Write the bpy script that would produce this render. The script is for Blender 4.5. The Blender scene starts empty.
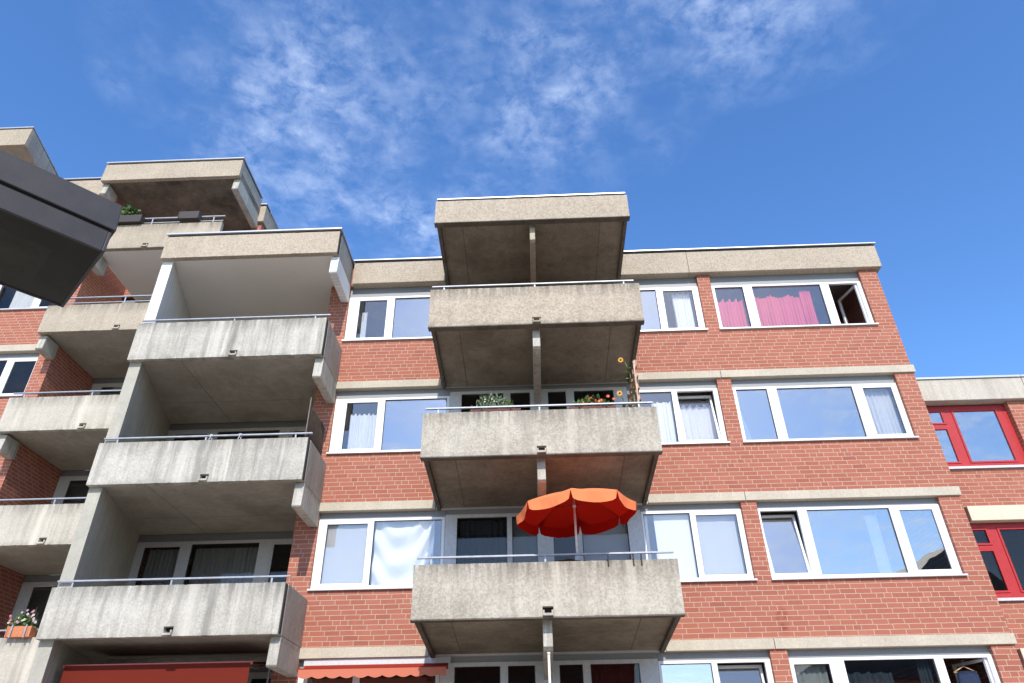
import bpy, math, random
from mathutils import Vector, Matrix
R = math.radians
random.seed(7)
scene = bpy.context.scene
COL = scene.collection

# ------------------------------------------------------------------ camera
F, PITCH, ROLL, YAW, DIST, EYE = 709.965, 0.57302, -0.01634, -0.02719, 13.9056, 1.6
cp, sp, cy, sy, cr, sr = math.cos(PITCH), math.sin(PITCH), math.cos(YAW), math.sin(YAW), math.cos(ROLL), math.sin(ROLL)
fwd = Vector((sy*cp, cy*cp, sp)); right = Vector((cy, -sy, 0)); up = right.cross(fwd)
rt2 = cr*right + sr*up; up2 = -sr*right + cr*up
cam_d = bpy.data.cameras.new('camera'); cam = bpy.data.objects.new('camera', cam_d); COL.objects.link(cam)
m = Matrix((rt2, up2, -fwd)).transposed().to_4x4(); m.translation = Vector((0, -DIST, EYE))
cam.matrix_world = m
cam_d.sensor_width = 36; cam_d.lens = F/1024*36; cam_d.clip_start = .05; cam_d.clip_end = 3000
scene.camera = cam

# ------------------------------------------------------------------ object helpers
def link(name, me, mat=None, parent=None):
    o = bpy.data.objects.new(name, me); COL.objects.link(o)
    if mat is not None: me.materials.append(mat)
    if parent is not None: adopt(o, parent)
    return o
def world_of(o):
    mt = o.matrix_basis.copy()
    if o.parent is not None: return world_of(o.parent) @ o.matrix_parent_inverse @ mt
    return mt
def adopt(o, parent):
    o.parent = parent
    o.matrix_parent_inverse = world_of(parent).inverted()
def tag(o, label=None, cat=None, group=None, kind=None):
    if label: o['label'] = label
    if cat: o['category'] = cat
    if group: o['group'] = group
    if kind: o['kind'] = kind
    return o
def empty(name, loc, label, cat, group=None):
    o = bpy.data.objects.new(name, None); COL.objects.link(o); o.location = loc; o.empty_display_size = .2
    return tag(o, label, cat, group)

class MB:
    def __init__(s): s.v = []; s.f = []; s.sm = []
    def quad(s, a, b, c, d, smooth=False):
        i = len(s.v); s.v += [tuple(a), tuple(b), tuple(c), tuple(d)]; s.f.append((i, i+1, i+2, i+3)); s.sm.append(smooth); return s
    def poly(s, pts):
        i = len(s.v); s.v += [tuple(p) for p in pts]; s.f.append(tuple(range(i, i+len(pts)))); s.sm.append(False); return s
    def box(s, x0, x1, y0, y1, z0, z1, M=None):
        if x0 > x1: x0, x1 = x1, x0
        if y0 > y1: y0, y1 = y1, y0
        if z0 > z1: z0, z1 = z1, z0
        P = [Vector((x, y, z)) for z in (z0, z1) for y in (y0, y1) for x in (x0, x1)]
        if M is not None: P = [M @ p for p in P]
        i = len(s.v); s.v += [tuple(p) for p in P]
        for q in ((0, 2, 3, 1), (4, 5, 7, 6), (0, 1, 5, 4), (2, 6, 7, 3), (0, 4, 6, 2), (1, 3, 7, 5)):
            s.f.append(tuple(i+k for k in q)); s.sm.append(False)
        return s
    def prism(s, prof, x0, x1):           # profile in (y,z), extruded along x
        i = len(s.v); n = len(prof)
        s.v += [(x0, y, z) for y, z in prof] + [(x1, y, z) for y, z in prof]
        s.f.append(tuple(i+k for k in range(n))[::-1]); s.f.append(tuple(i+n+k for k in range(n))); s.sm += [False, False]
        for k in range(n):
            j = (k+1) % n; s.f.append((i+k, i+j, i+n+j, i+n+k)); s.sm.append(False)
        return s
    def plan(s, pts, z0, z1):              # footprint (x,y) counter-clockwise, extruded upwards
        i = len(s.v); n = len(pts); s.v += [(x, y, z0) for x, y in pts] + [(x, y, z1) for x, y in pts]
        s.f.append(tuple(i+k for k in range(n))[::-1]); s.f.append(tuple(i+n+k for k in range(n))); s.sm += [False, False]
        for k in range(n):
            j = (k+1) % n; s.f.append((i+k, i+j, i+n+j, i+n+k)); s.sm.append(False)
        return s
    def tube(s, a, b, r, r2=None, n=10, cap=True):
        a = Vector(a); b = Vector(b); r2 = r if r2 is None else r2
        d = (b-a).normalized(); u = d.orthogonal().normalized(); w = d.cross(u)
        i = len(s.v)
        for c, rr in ((a, r), (b, r2)):
            for k in range(n):
                t = 2*math.pi*k/n; s.v.append(tuple(c + u*math.cos(t)*rr + w*math.sin(t)*rr))
        for k in range(n):
            j = (k+1) % n; s.f.append((i+k, i+j, i+n+j, i+n+k)); s.sm.append(True)
        if cap:
            s.f.append(tuple(i+k for k in range(n))[::-1]); s.f.append(tuple(i+n+k for k in range(n))); s.sm += [False, False]
        return s
    def holed(s, x0, x1, z0, z1, holes, y0, y1, axis='y', ends=True):
        """slab between y0 (front) and y1 (back) spanning x0..x1, z0..z1 with rectangular holes (xa,xb,za,zb)."""
        xs = sorted({x0, x1, *[min(max(h[k], x0), x1) for h in holes for k in (0, 1)]})
        zs = sorted({z0, z1, *[min(max(h[k], z0), z1) for h in holes for k in (2, 3)]})
        def solid(i, j):
            if i < 0 or j < 0 or i >= len(xs)-1 or j >= len(zs)-1: return False
            cx = (xs[i]+xs[i+1])/2; cz = (zs[j]+zs[j+1])/2
            return not any(h[0] < cx < h[1] and h[2] < cz < h[3] for h in holes)
        P = (lambda x, y, z: (x, y, z)) if axis == 'y' else (lambda x, y, z: (y, x, z))
        for i in range(len(xs)-1):
            for j in range(len(zs)-1):
                if not solid(i, j): continue
                a, b, c, d = xs[i], xs[i+1], zs[j], zs[j+1]
                s.quad(P(a, y0, c), P(b, y0, c), P(b, y0, d), P(a, y0, d))
                s.quad(P(b, y1, c), P(a, y1, c), P(a, y1, d), P(b, y1, d))
                if not solid(i-1, j): s.quad(P(a, y1, c), P(a, y0, c), P(a, y0, d), P(a, y1, d))
                if not solid(i+1, j): s.quad(P(b, y0, c), P(b, y1, c), P(b, y1, d), P(b, y0, d))
                if not solid(i, j-1): s.quad(P(a, y0, c), P(a, y1, c), P(b, y1, c), P(b, y0, c))
                if not solid(i, j+1): s.quad(P(a, y0, d), P(b, y0, d), P(b, y1, d), P(a, y1, d))
        return s
    def build(s, name, mat=None, parent=None, bevel=0, label=None):
        me = bpy.data.meshes.new(name); me.from_pydata(s.v, [], s.f); me.update()
        me.polygons.foreach_set('use_smooth', s.sm)
        o = link(name, me, mat, parent)
        if bevel:
            import bmesh
            bm = bmesh.new(); bm.from_mesh(me); bmesh.ops.remove_doubles(bm, verts=bm.verts, dist=1e-5); bm.to_mesh(me); bm.free()
            b = o.modifiers.new('bevel', 'BEVEL'); b.width = bevel; b.segments = 2; b.limit_method = 'ANGLE'
        if label: o['label'] = label
        return o

# ------------------------------------------------------------------ material helpers
class NT:
    def __init__(s, name):
        s.m = bpy.data.materials.new(name); s.m.use_nodes = True; s.t = s.m.node_tree; s.t.nodes.clear()
        s.out = s.n('ShaderNodeOutputMaterial'); s.b = s.n('ShaderNodeBsdfPrincipled')
        s.l(s.b.outputs[0], s.out.inputs[0])
    def n(s, t, **k):
        x = s.t.nodes.new(t)
        for a, b in k.items(): setattr(x, a, b)
        return x
    def l(s, a, b): s.t.links.new(a, b)
    def put(s, v, sock):
        if v is None: return
        if isinstance(v, bpy.types.NodeSocket): s.l(v, sock)
        else: sock.default_value = v
    def math(s, op, a, b=None, c=None, clamp=False):
        x = s.n('ShaderNodeMath', operation=op, use_clamp=clamp)
        s.put(a, x.inputs[0]); s.put(b, x.inputs[1]); s.put(c, x.inputs[2]); return x.outputs[0]
    def mix(s, fac, a, b, mode='MIX'):
        x = s.n('ShaderNodeMix', data_type='RGBA', blend_type=mode)
        s.put(fac, x.inputs[0]); s.put(col(a), x.inputs[6]); s.put(col(b), x.inputs[7]); return x.outputs[2]
    def noise(s, vec, scale, detail=4, rough=.55, dist=0):
        x = s.n('ShaderNodeTexNoise'); s.put(vec, x.inputs['Vector'])
        x.inputs['Scale'].default_value = scale; x.inputs['Detail'].default_value = detail
        x.inputs['Roughness'].default_value = rough; x.inputs['Distortion'].default_value = dist
        return x.outputs['Fac']
    def ramp(s, fac, *st):
        x = s.n('ShaderNodeValToRGB'); s.put(fac, x.inputs[0]); e = x.color_ramp.elements
        while len(e) < len(st): e.new(.5)
        for k, (p, c) in enumerate(st): e[k].position = p; e[k].color = col(c) if not isinstance(c, (int, float)) else (c, c, c, 1)
        return x.outputs[0]
    def rng(s, v, a, b, c=0., d=1.):
        x = s.n('ShaderNodeMapRange'); s.put(v, x.inputs[0])
        for k, q in enumerate((a, b, c, d)): x.inputs[k+1].default_value = q
        return x.outputs[0]
    def pos(s):
        g = s.n('ShaderNodeNewGeometry'); return g.outputs['Position']
    def sep(s, v):
        x = s.n('ShaderNodeSeparateXYZ'); s.l(v, x.inputs[0]); return x.outputs
    def comb(s, a, b, c):
        x = s.n('ShaderNodeCombineXYZ'); s.put(a, x.inputs[0]); s.put(b, x.inputs[1]); s.put(c, x.inputs[2]); return x.outputs[0]
    def scalev(s, v, q):
        x = s.n('ShaderNodeVectorMath', operation='MULTIPLY'); s.l(v, x.inputs[0]); x.inputs[1].default_value = q; return x.outputs[0]
    def bump(s, h, strength=.3, dist=.01):
        x = s.n('ShaderNodeBump'); x.inputs['Strength'].default_value = strength; x.inputs['Distance'].default_value = dist
        s.l(h, x.inputs['Height']); s.l(x.outputs[0], s.b.inputs['Normal'])
    def done(s, color=None, rough=.8, spec=None, metal=None):
        s.put(col(color) if color is not None else None, s.b.inputs['Base Color']); s.put(rough, s.b.inputs['Roughness'])
        if metal is not None: s.b.inputs['Metallic'].default_value = metal
        if spec is not None: s.b.inputs['Specular IOR Level'].default_value = spec
        return s.m
def col(c):
    return (*c, 1) if isinstance(c, (tuple, list)) and len(c) == 3 else c

def brick_mat():
    t = NT('red_brick'); p = t.pos()
    g = t.n('ShaderNodeNewGeometry'); nx = t.sep(g.outputs['Normal'])[0]
    side = t.math('GREATER_THAN', t.math('ABSOLUTE', nx), .5)
    wob = t.noise(p, 3.0, 2); wob2 = t.noise(p, 14, 2)
    x, y, z = t.sep(p)
    u = t.math('ADD', t.math('MULTIPLY', x, t.math('SUBTRACT', 1., side)), t.math('MULTIPLY', y, side))
    u = t.math('ADD', u, t.math('MULTIPLY', t.math('SUBTRACT', wob2, .5), .010))
    z = t.math('ADD', z, t.math('MULTIPLY', t.math('SUBTRACT', wob, .5), .012))
    z = t.math('ADD', z, t.math('MULTIPLY', t.math('SUBTRACT', wob2, .5), .006))
    zz = t.math('DIVIDE', t.math('ADD', z, .012), .0915); row = t.math('FLOOR', zz); fv = t.math('FRACT', zz)
    wn = t.n('ShaderNodeTexWhiteNoise', noise_dimensions='1D'); t.l(row, wn.inputs['W'])
    blk = t.n('ShaderNodeTexWhiteNoise', noise_dimensions='1D'); t.l(t.math('FLOOR', t.math('DIVIDE', row, 9.)), blk.inputs['W'])
    sgn = t.math('SUBTRACT', t.math('MULTIPLY', t.math('GREATER_THAN', blk.outputs['Value'], .35), 2.), 1.)
    off = t.math('ADD', t.math('MULTIPLY', t.math('MULTIPLY', row, .255), sgn), t.math('MULTIPLY', wn.outputs['Value'], .07))
    uu = t.math('ADD', t.math('DIVIDE', u, .288), off)
    bi = t.math('FLOOR', uu); fu = t.math('FRACT', uu)
    # now and then a stretcher is cut in two headers
    w2 = t.n('ShaderNodeTexWhiteNoise', noise_dimensions='3D'); t.l(t.comb(bi, row, 3.7), w2.inputs['Vector'])
    cut = t.math('GREATER_THAN', w2.outputs['Value'], .93)
    du = t.math('MINIMUM', fu, t.math('SUBTRACT', 1., fu))
    dcut = t.math('ADD', t.math('ABSOLUTE', t.math('SUBTRACT', fu, .5)), t.math('MULTIPLY', t.math('SUBTRACT', 1., cut), 5.))
    du = t.math('MULTIPLY', t.math('MINIMUM', du, dcut), .288)
    dv = t.math('MULTIPLY', t.math('MINIMUM', fv, t.math('SUBTRACT', 1., fv)), .0915)
    d = t.math('MINIMUM', du, dv)
    mort = t.rng(d, .0042, .0078, 1., 0.)
    half = t.math('MULTIPLY', t.math('GREATER_THAN', fu, .5), cut)
    w3 = t.n('ShaderNodeTexWhiteNoise', noise_dimensions='3D'); t.l(t.comb(t.math('ADD', bi, t.math('MULTIPLY', half, .5)), row, 9.1), w3.inputs['Vector'])
    bc = t.ramp(w3.outputs['Value'], (0., (.310, .098, .061)), (.25, (.345, .112, .070)), (.6, (.366, .121, .075)), (.9, (.398, .140, .090)), (1., (.27, .080, .052)))
    big = t.noise(p, .55, 4); bc = t.mix(t.rng(big, .3, .75, 0., .45), bc, (.275, .082, .060))
    fine = t.noise(p, 70, 3); bc = t.mix(t.rng(fine, .35, .8, 0., .5), bc, (.42, .19, .14))
    # pale lime bloom smeared over a few bricks
    sm = t.noise(t.scalev(p, (1.0, 1.0, 2.2)), 1.4, 6, .7); sm2 = t.noise(p, 9, 4, .7)
    lime = t.math('MULTIPLY', t.rng(sm, .60, .72), t.rng(sm2, .42, .68), clamp=True)
    bc = t.mix(t.math('MULTIPLY', lime, .55), bc, (.56, .38, .32))
    rs = t.noise(t.scalev(p, (3.2, 3.2, .22)), 1.5, 5, .65); bc = t.mix(t.rng(rs, .54, .80, 0., .30), bc, (.21, .065, .045))
    # a damp dark red stain below the bottom right windows
    sx = t.math('DIVIDE', t.math('SUBTRACT', t.math('ADD', x, t.math('MULTIPLY', wob2, .10)), 4.56), .13); sz = t.math('DIVIDE', t.math('SUBTRACT', z, 4.32), .30)
    sd_ = t.math('ADD', t.math('MULTIPLY', sx, sx), t.math('MULTIPLY', sz, sz)); bc = t.mix(t.math('MULTIPLY', t.rng(sd_, .2, 1.1, .75, 0.), t.rng(sm2, .35, .6)), bc, (.20, .035, .022))
    mc = t.mix(t.noise(p, 5, 3), (.38, .27, .20), (.54, .41, .31))
    c = t.mix(mort, bc, mc)
    h = t.math('ADD', t.math('SUBTRACT', 1., mort), t.math('MULTIPLY', fine, .25))
    t.bump(h, .55, .006)
    return t.done(c, .88, .25)

def concrete_mat(name, base, dark, stain=.5, streak=.5, speck=.5, stripes=None, vboards=0., edge=None, scale=1., drips=None, ph=.93):
    t = NT(name); p = t.pos(); x, y, z = t.sep(p)
    big = t.noise(p, .9, 6, .62); mid = t.noise(p, 5.5, 5, .6); fine = t.noise(p, 95*scale, 3, .7); fine2 = t.noise(p, 27*scale, 4, .75)
    c = t.mix(t.rng(big, .40, .66, 0., stain), base, dark)
    c = t.mix(t.rng(mid, .45, .75, 0., stain*.55), c, dark)
    c = t.mix(t.rng(fine2, .52, .38, 0., speck*.42), c, tuple(q*.30 for q in base))
    c = t.mix(t.rng(fine2, .47, .66, 0., speck*.42), c, tuple(min(1, q*1.45) for q in base))
    if streak:
        sv = t.noise(t.scalev(p, (4.2, 4.2, .28)), 1.6, 5, .65)
        c = t.mix(t.rng(sv, .50, .74, 0., streak), c, tuple(q*.42 for q in base))
        sv2 = t.noise(t.scalev(p, (7, 7, .35)), 1.3, 4, .6)
        c = t.mix(t.rng(sv2, .58, .74, 0., streak*.8), c, tuple(min(1, q*1.35) for q in base))
    h = t.math('ADD', t.math('MULTIPLY', fine, .6), fine2)
    if vboards:
        fr = t.math('FRACT', t.math('DIVIDE', t.math('ADD', y, t.math('MULTIPLY', t.math('SUBTRACT', mid, .5), .02)), vboards))
        gap = t.rng(t.math('ABSOLUTE', t.math('SUBTRACT', fr, .5)), .40, .5)
        c = t.mix(t.math('MULTIPLY', gap, .55), c, tuple(q*.45 for q in base)); h = t.math('SUBTRACT', h, t.math('MULTIPLY', gap, 1.2))
        bd = t.noise(t.scalev(p, (1, 14, .5)), 1.5, 4); c = t.mix(t.rng(bd, .4, .7, 0., .45), c, tuple(q*.6 for q in base))
    if stripes:
        for ax, q in stripes:
            dd = t.math('ABSOLUTE', t.math('SUBTRACT', (x, y, z)[ax], q))
            k = t.rng(dd, .006, .014, 1., 0.)
            c = t.mix(t.math('MULTIPLY', k, .6), c, tuple(v*.35 for v in base)); h = t.math('SUBTRACT', h, t.math('MULTIPLY', k, 2.))
    if edge:      # algae and rain dirt hanging from the top edge of the parapets (heights of the tops)
        nz = t.noise(t.scalev(p, (9, 9, .6)), 1.5, 5, .7)
        for q in edge:
            dd = t.math('SUBTRACT', q, z)
            k = t.math('MULTIPLY', t.math('MULTIPLY', t.rng(dd, 0., .34, 1., 0.), t.math('GREATER_THAN', dd, -.02)), t.rng(nz, .35, .62))
            c = t.mix(t.math('MULTIPLY', k, .80), c, tuple(v*.26 for v in base))
            db = t.math('SUBTRACT', ph, dd); kb = t.math('MULTIPLY', t.math('MULTIPLY', t.rng(db, 0., .16, 1., 0.), t.math('GREATER_THAN', db, -.02)), t.rng(mid, .40, .62))
            c = t.mix(t.math('MULTIPLY', kb, .55), c, tuple(v*.34 for v in base))
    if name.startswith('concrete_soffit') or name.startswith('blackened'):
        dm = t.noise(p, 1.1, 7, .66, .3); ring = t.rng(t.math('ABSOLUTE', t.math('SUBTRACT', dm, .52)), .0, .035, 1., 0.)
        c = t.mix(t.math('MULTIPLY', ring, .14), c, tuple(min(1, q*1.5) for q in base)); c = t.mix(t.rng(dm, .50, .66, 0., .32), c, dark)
    if drips:
        wz = t.math('MULTIPLY', t.math('SUBTRACT', t.noise(t.scalev(p, (2, 2, .9)), 2.4, 3), .5), .16)
        lv = t.n('ShaderNodeTexWhiteNoise', noise_dimensions='1D'); t.l(t.math('FLOOR', t.math('DIVIDE', t.math('ADD', z, .1), 2.8)), lv.inputs['W'])
        wz = t.math('ADD', wz, t.math('MULTIPLY', t.math('SUBTRACT', lv.outputs['Value'], .5), 1.1))
        for xq, wq, am, dk in drips:
            kk = t.rng(t.math('ABSOLUTE', t.math('SUBTRACT', t.math('ADD', x, wz), xq)), wq*.35, wq, am, 0.)
            kk = t.math('MULTIPLY', kk, t.rng(big, .25, .60, .35, 1.))
            c = t.mix(kk, c, tuple(min(1, q*dk) for q in base))
    t.bump(h, .5, .006)
    return t.done(c, .92, .2)

def plain(name, c, rough=.5, metal=0., var=.12, sc=20, bump=0., spec=None):
    t = NT(name); n = t.noise(t.pos(), sc, 4)
    cc = t.mix(t.rng(n, .35, .7), tuple(q*(1-var) for q in c), tuple(min(1, q*(1+var)) for q in c))
    if bump: t.bump(n, bump, .004)
    return t.done(cc, rough, spec, metal)

def cloth(name, c, transl=.35, fold=0.):
    t = NT(name); n = t.noise(t.pos(), 180, 2)
    cc = t.mix(t.rng(n, .3, .7), tuple(q*.92 for q in c), c)
    t.put(cc, t.b.inputs['Base Color']); t.b.inputs['Roughness'].default_value = .9; t.b.inputs['Specular IOR Level'].default_value = .1
    tr = t.n('ShaderNodeBsdfTranslucent'); t.l(cc, tr.inputs[0]); ms = t.n('ShaderNodeMixShader'); ms.inputs[0].default_value = transl
    t.l(t.b.outputs[0], ms.inputs[1]); t.l(tr.outputs[0], ms.inputs[2]); t.l(ms.outputs[0], t.out.inputs[0])
    return t.m

def glass_mat(name, tint=(1, 1, 1), refl=(.10, .85), rough=.0):
    """thin window glass: a mirror coat over a clear sheet"""
    t = NT(name); t.t.nodes.remove(t.b)
    ge = t.n('ShaderNodeNewGeometry'); dt = t.n('ShaderNodeVectorMath', operation='DOT_PRODUCT'); t.l(ge.outputs['Normal'], dt.inputs[0]); t.l(ge.outputs['Incoming'], dt.inputs[1])
    fac = t.rng(t.math('POWER', t.math('SUBTRACT', 1., t.math('ABSOLUTE', dt.outputs['Value'])), 4.), 0., 1., refl[0], refl[1])
    wv = t.noise(t.pos(), 1.1, 2); bp = t.n('ShaderNodeBump'); bp.inputs['Strength'].default_value = .05; bp.inputs['Distance'].default_value = .05; t.l(wv, bp.inputs['Height'])
    gl = t.n('ShaderNodeBsdfGlossy'); gl.inputs['Roughness'].default_value = rough; gl.inputs['Color'].default_value = (.92, .92, .90, 1); t.l(bp.outputs[0], gl.inputs['Normal'])
    tr = t.n('ShaderNodeBsdfTransparent'); tr.inputs[0].default_value = (*tint, 1)
    ms = t.n('ShaderNodeMixShader'); t.l(fac, ms.inputs[0]); t.l(tr.outputs[0], ms.inputs[1]); t.l(gl.outputs[0], ms.inputs[2]); t.l(ms.outputs[0], t.out.inputs[0])
    return t.m

# levels (metres)
CAP, PB = 13.06, 12.34                       # roof band of the main block
BB = {1: 9.562, 2: 6.759, 3: 4.0, 4: 1.2}    # balcony undersides
BT = {1: 10.495, 2: 7.637, 3: 4.858, 4: 2.06}
LT = {1: 9.61, 2: 6.765, 3: 3.99, 4: 1.19}
WB = {0: 10.71, 1: 7.845, 2: 5.015, 3: 2.22}
WT = {0: 12.19, 1: 9.36, 2: 6.58, 3: 3.80}
BX0, BX1, BY = -1.99, 2.315, -2.2
AX0, AX1, AY = -8.53, -4.356, -1.325
CT = {0: 15.68, 1: 12.865, 2: 10.08, 3: 7.31, 4: 4.5, 5: 1.7}
CB = {0: 14.80, 1: 12.01, 2: 9.16, 3: 6.39, 4: 3.6, 5: .8}
CX0, CX1, CY = -12.80, -8.56, 1.07
CWALL, CCAP = 1.75, 18.27

edges_a = [BT[1], BT[2], BT[3], BT[4]]
brick = brick_mat()
conc = concrete_mat('concrete_parapet', (.475, .435, .365), (.28, .245, .195), .7, .35, .7, edge=edges_a, drips=[(.36, .12, .45, .55), (-.05, .10, .35, 1.25), (1.15, .10, .35, 1.3), (-.9, .08, .35, .6), (1.75, .06, .4, .6)])
conc_tan = concrete_mat('concrete_parapet_tan', (.45, .385, .305), (.30, .25, .19), .6, .22, .8, edge=edges_a)
conc_tan_c = concrete_mat('concrete_parapet_tan_tower', (.45, .39, .31), (.30, .25, .19), .6, .3, .6, edge=[CT[k] for k in CT])
conc_roof = concrete_mat('concrete_roof_band', (.44, .375, .295), (.31, .26, .20), .5, .10, .8)
DR_A = [(-6.02, .10, .75, .40), (-6.36, .13, .5, 1.22), (-6.58, .07, .55, .5), (-5.55, .05, .35, 1.25), (-5.30, .06, .5, .55), (-7.6, .05, .4, .6), (-4.75, .07, .4, .6)]
DR_B = [(.36, .12, .45, .55), (-.05, .10, .35, 1.25), (1.15, .10, .35, 1.3), (-.9, .08, .35, .6), (1.75, .06, .4, .6)]
DR_C = [(-10.5, .10, .5, 1.3), (-10.75, .07, .5, .55), (-11.9, .07, .45, .6), (-9.9, .06, .4, .6)]
conc_a = concrete_mat('concrete_parapet_streaked', (.50, .475, .42), (.30, .275, .23), .6, .85, .5, edge=edges_a, drips=DR_A)
conc_c = concrete_mat('concrete_parapet_pale', (.50, .465, .40), (.38, .34, .28), .5, .4, .45, edge=[CT[k] for k in CT], drips=DR_C)
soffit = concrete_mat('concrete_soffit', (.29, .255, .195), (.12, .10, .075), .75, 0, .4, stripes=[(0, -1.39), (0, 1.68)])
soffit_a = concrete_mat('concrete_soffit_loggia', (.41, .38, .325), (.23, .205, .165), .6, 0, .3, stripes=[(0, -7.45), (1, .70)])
conc_dark = concrete_mat('blackened_concrete_edge', (.16, .14, .115), (.06, .05, .04), .8, .3, .5)  # darker concrete for the balcony side panels and drip edge
conc_side = concrete_mat('concrete_side_panel', (.40, .37, .32), (.25, .225, .185), .6, .45, .5)
board = concrete_mat('board_marked_concrete', (.50, .48, .41), (.30, .28, .23), .5, .3, .3, vboards=.12)
lintel_m = concrete_mat('concrete_lintel', (.52, .465, .375), (.37, .33, .265), .45, .18, .35)
beige_m = concrete_mat('concrete_lintel_cream', (.62, .57, .45), (.5, .45, .34), .3, .1, .15)
white_paint = concrete_mat('white_painted_wall', (.82, .83, .83), (.72, .73, .72), .3, .2, .1, vboards=.12)
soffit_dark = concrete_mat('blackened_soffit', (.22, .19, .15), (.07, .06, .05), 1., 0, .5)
soffit_white = concrete_mat('pale_painted_soffit', (.86, .83, .78), (.80, .76, .70), .4, 0, .1)
pvc = plain('white_window_frame', (.80, .81, .82), .35, var=.03)
shutter = plain('shaded_shutter_box', (.24, .25, .26), .5, var=.06)  # shade under the lintels is put into the box colour
frame_grey = plain('shaded_frame_grey', (.56, .57, .58), .5, var=.08)  # the white frames again, with the balcony shade put into the colour
red_frame = plain('red_window_frame', (.40, .018, .018), .45, var=.10)
alu = plain('aluminium_flashing', (.50, .51, .54), .42, .5, var=.06)
steel = plain('galvanised_rail', (.34, .36, .40), .5, .3, var=.14, sc=9)
gapm = plain('dark_seal_and_shadow', (.03, .028, .026), .8)  # also colours the shadow lines painted under the flashings
sillm = plain('sill_metal', (.62, .61, .62), .45, .3, var=.1)
dark_gap = plain('dark_joint_and_drain_shade', (.035, .03, .027), .9)
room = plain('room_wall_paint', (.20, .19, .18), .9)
glass = glass_mat('window_glass', (.95, .96, .97), (.12, .9))
glass_blue = glass_mat('coated_window_glass', (.74, .77, .78), (.36, 1.0))
glass_dark = glass_mat('shaded_window_glass', (.85, .86, .87), (.025, .6))
roofing = plain('roof_felt', (.08, .08, .08), .95)

# ------------------------------------------------------------------ ground
def structure(name, mb, mat): return tag(mb.build(name, mat), kind='structure')
t = NT('paving'); p = t.pos(); x, y, z = t.sep(p)
fx = t.math('ABSOLUTE', t.math('SUBTRACT', t.math('FRACT', t.math('DIVIDE', x, .5)), .5)); fy = t.math('ABSOLUTE', t.math('SUBTRACT', t.math('FRACT', t.math('DIVIDE', y, .5)), .5))
jt = t.rng(t.math('MAXIMUM', fx, fy), .485, .497)
pc = t.mix(t.rng(t.noise(p, 1.2, 5), .3, .7), (.46, .41, .33), (.38, .33, .27)); pc = t.mix(t.math('MULTIPLY', jt, .6), pc, (.14, .12, .1))
paving = t.done(pc, .9)
structure('ground', MB().quad((-900, -900, 0), (900, -900, 0), (900, 900, 0), (-900, 900, 0)), plain('ground_grass', (.10, .12, .05), .95, var=.3, sc=.6))
structure('forecourt', MB().quad((-34, -28, .004), (40, -28, .004), (40, 1.0, .004), (-34, 1.0, .004)), paving)

# ------------------------------------------------------------------ windows
def window(parent, x0, x1, z0, z1, yf, panes, fm=pvc, top=0.0, sill=True, gm=glass, depth=.07, rail=.05, topm=shutter, sash_m=None, label=None):
    """outer frame x0..x1,z0..z1 with front at yf; panes = (xa, xb, kind) with kind '', 's' (sash), 't' (tilted in), 'o' (open), 'd'=(dark gap)"""
    zt = z1 - top
    grow = lambda q: (q[0]-.048, q[1]+.048) if len(q) > 2 and q[2] == 's' else (q[0], q[1])
    holes = [(*grow(q), z0+rail, zt-rail) for q in panes]
    w = MB().holed(x0, x1, z0, zt, holes, yf, yf+depth).build('window', fm, parent, bevel=.004, label=label)
    if top: MB().box(x0, x1, yf+.022, yf+depth, zt+.001, z1).build('shutter_box', topm, w)
    if sill:
        MB().prism([(yf-.13, z0-.055), (yf-.13, z0-.022), (yf+.02, z0-.001), (yf+.02, z0-.055)], x0-.02, x1+.02).build('sill', sillm, w)
    yg = yf+depth*.55
    for q in panes:
        xa, xb = grow(q); k = q[2] if len(q) > 2 else ''; g = q[3] if len(q) > 3 else gm
        za, zb = z0+rail, zt-rail
        if k != 't' and k != 'o':
            q_ = .05 if k == 's' else 0
            MB().holed(xa+q_+.0005, xb-q_-.0005, za+q_+.0005, zb-q_-.0005, [(xa+q_+.009, xb-q_-.009, za+q_+.009, zb-q_-.009)], yg-.012, yg-.001).build('gasket', gapm, w)  # dark gasket that also draws the shadow line of the sash
        if k == '':
            MB().box(xa-.01, xb+.01, yg, yg+.012, za-.01, zb+.01).build('pane', g, w)
        else:
            s = .050
            sb = MB().holed(xa+.002, xb-.002, za+.002, zb-.002, [(xa+s, xb-s, za+s, zb-s)], -.026, .03)
            pb_ = MB().box(xa+s-.008, xb-s+.008, 0, .010, za+s-.008, zb-s+.008)
            if k == 't': M = Matrix.Translation((0, yg+.02, za)) @ Matrix.Rotation(-R(8.5), 4, 'X') @ Matrix.Translation((0, 0, -za))
            elif k == 'o': M = Matrix.Translation((xb-.02, yg+.03, 0)) @ Matrix.Rotation(R(-74), 4, 'Z') @ Matrix.Translation((-xb+.02, 0, 0))
            else: M = Matrix.Translation((0, yg-.01, 0))
            for b_ in (sb, pb_): b_.v = [tuple(M @ Vector(v)) for v in b_.v]
            sb.build('sash', sash_m or fm, w, bevel=.004); pb_.build('pane', g, w)
    return w

# ------------------------------------------------------------------ MAIN BLOCK
main = empty('apartment_building', (2, 4, 0), 'five storey red brick apartment building with concrete balconies and white windows in the centre', 'building')
X0, X1 = -4.83, 8.51
bandL, bandR, pL, pR = -4.36, 4.165, 4.475, 8.085
EX = 9.0
holes = []
for r in range(4):
    zt = PB+.02 if r == 0 else LT[r]-.001
    holes += [(bandL, bandR, WB[r], zt), (pL, pR, WB[r], zt)]
fac = MB().holed(X0, X1, 0, 12.9, holes, 0, .30)
fac.build('wall', brick, main)
MB().box(X1-.3, X1-.001, .301, EX, 0, 12.9).build('wall', brick, main)            # gable wall
MB().box(-4.83, -4.55, .301, 1.80, 0, 12.9).build('wall', brick, main)            # loggia return
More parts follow.
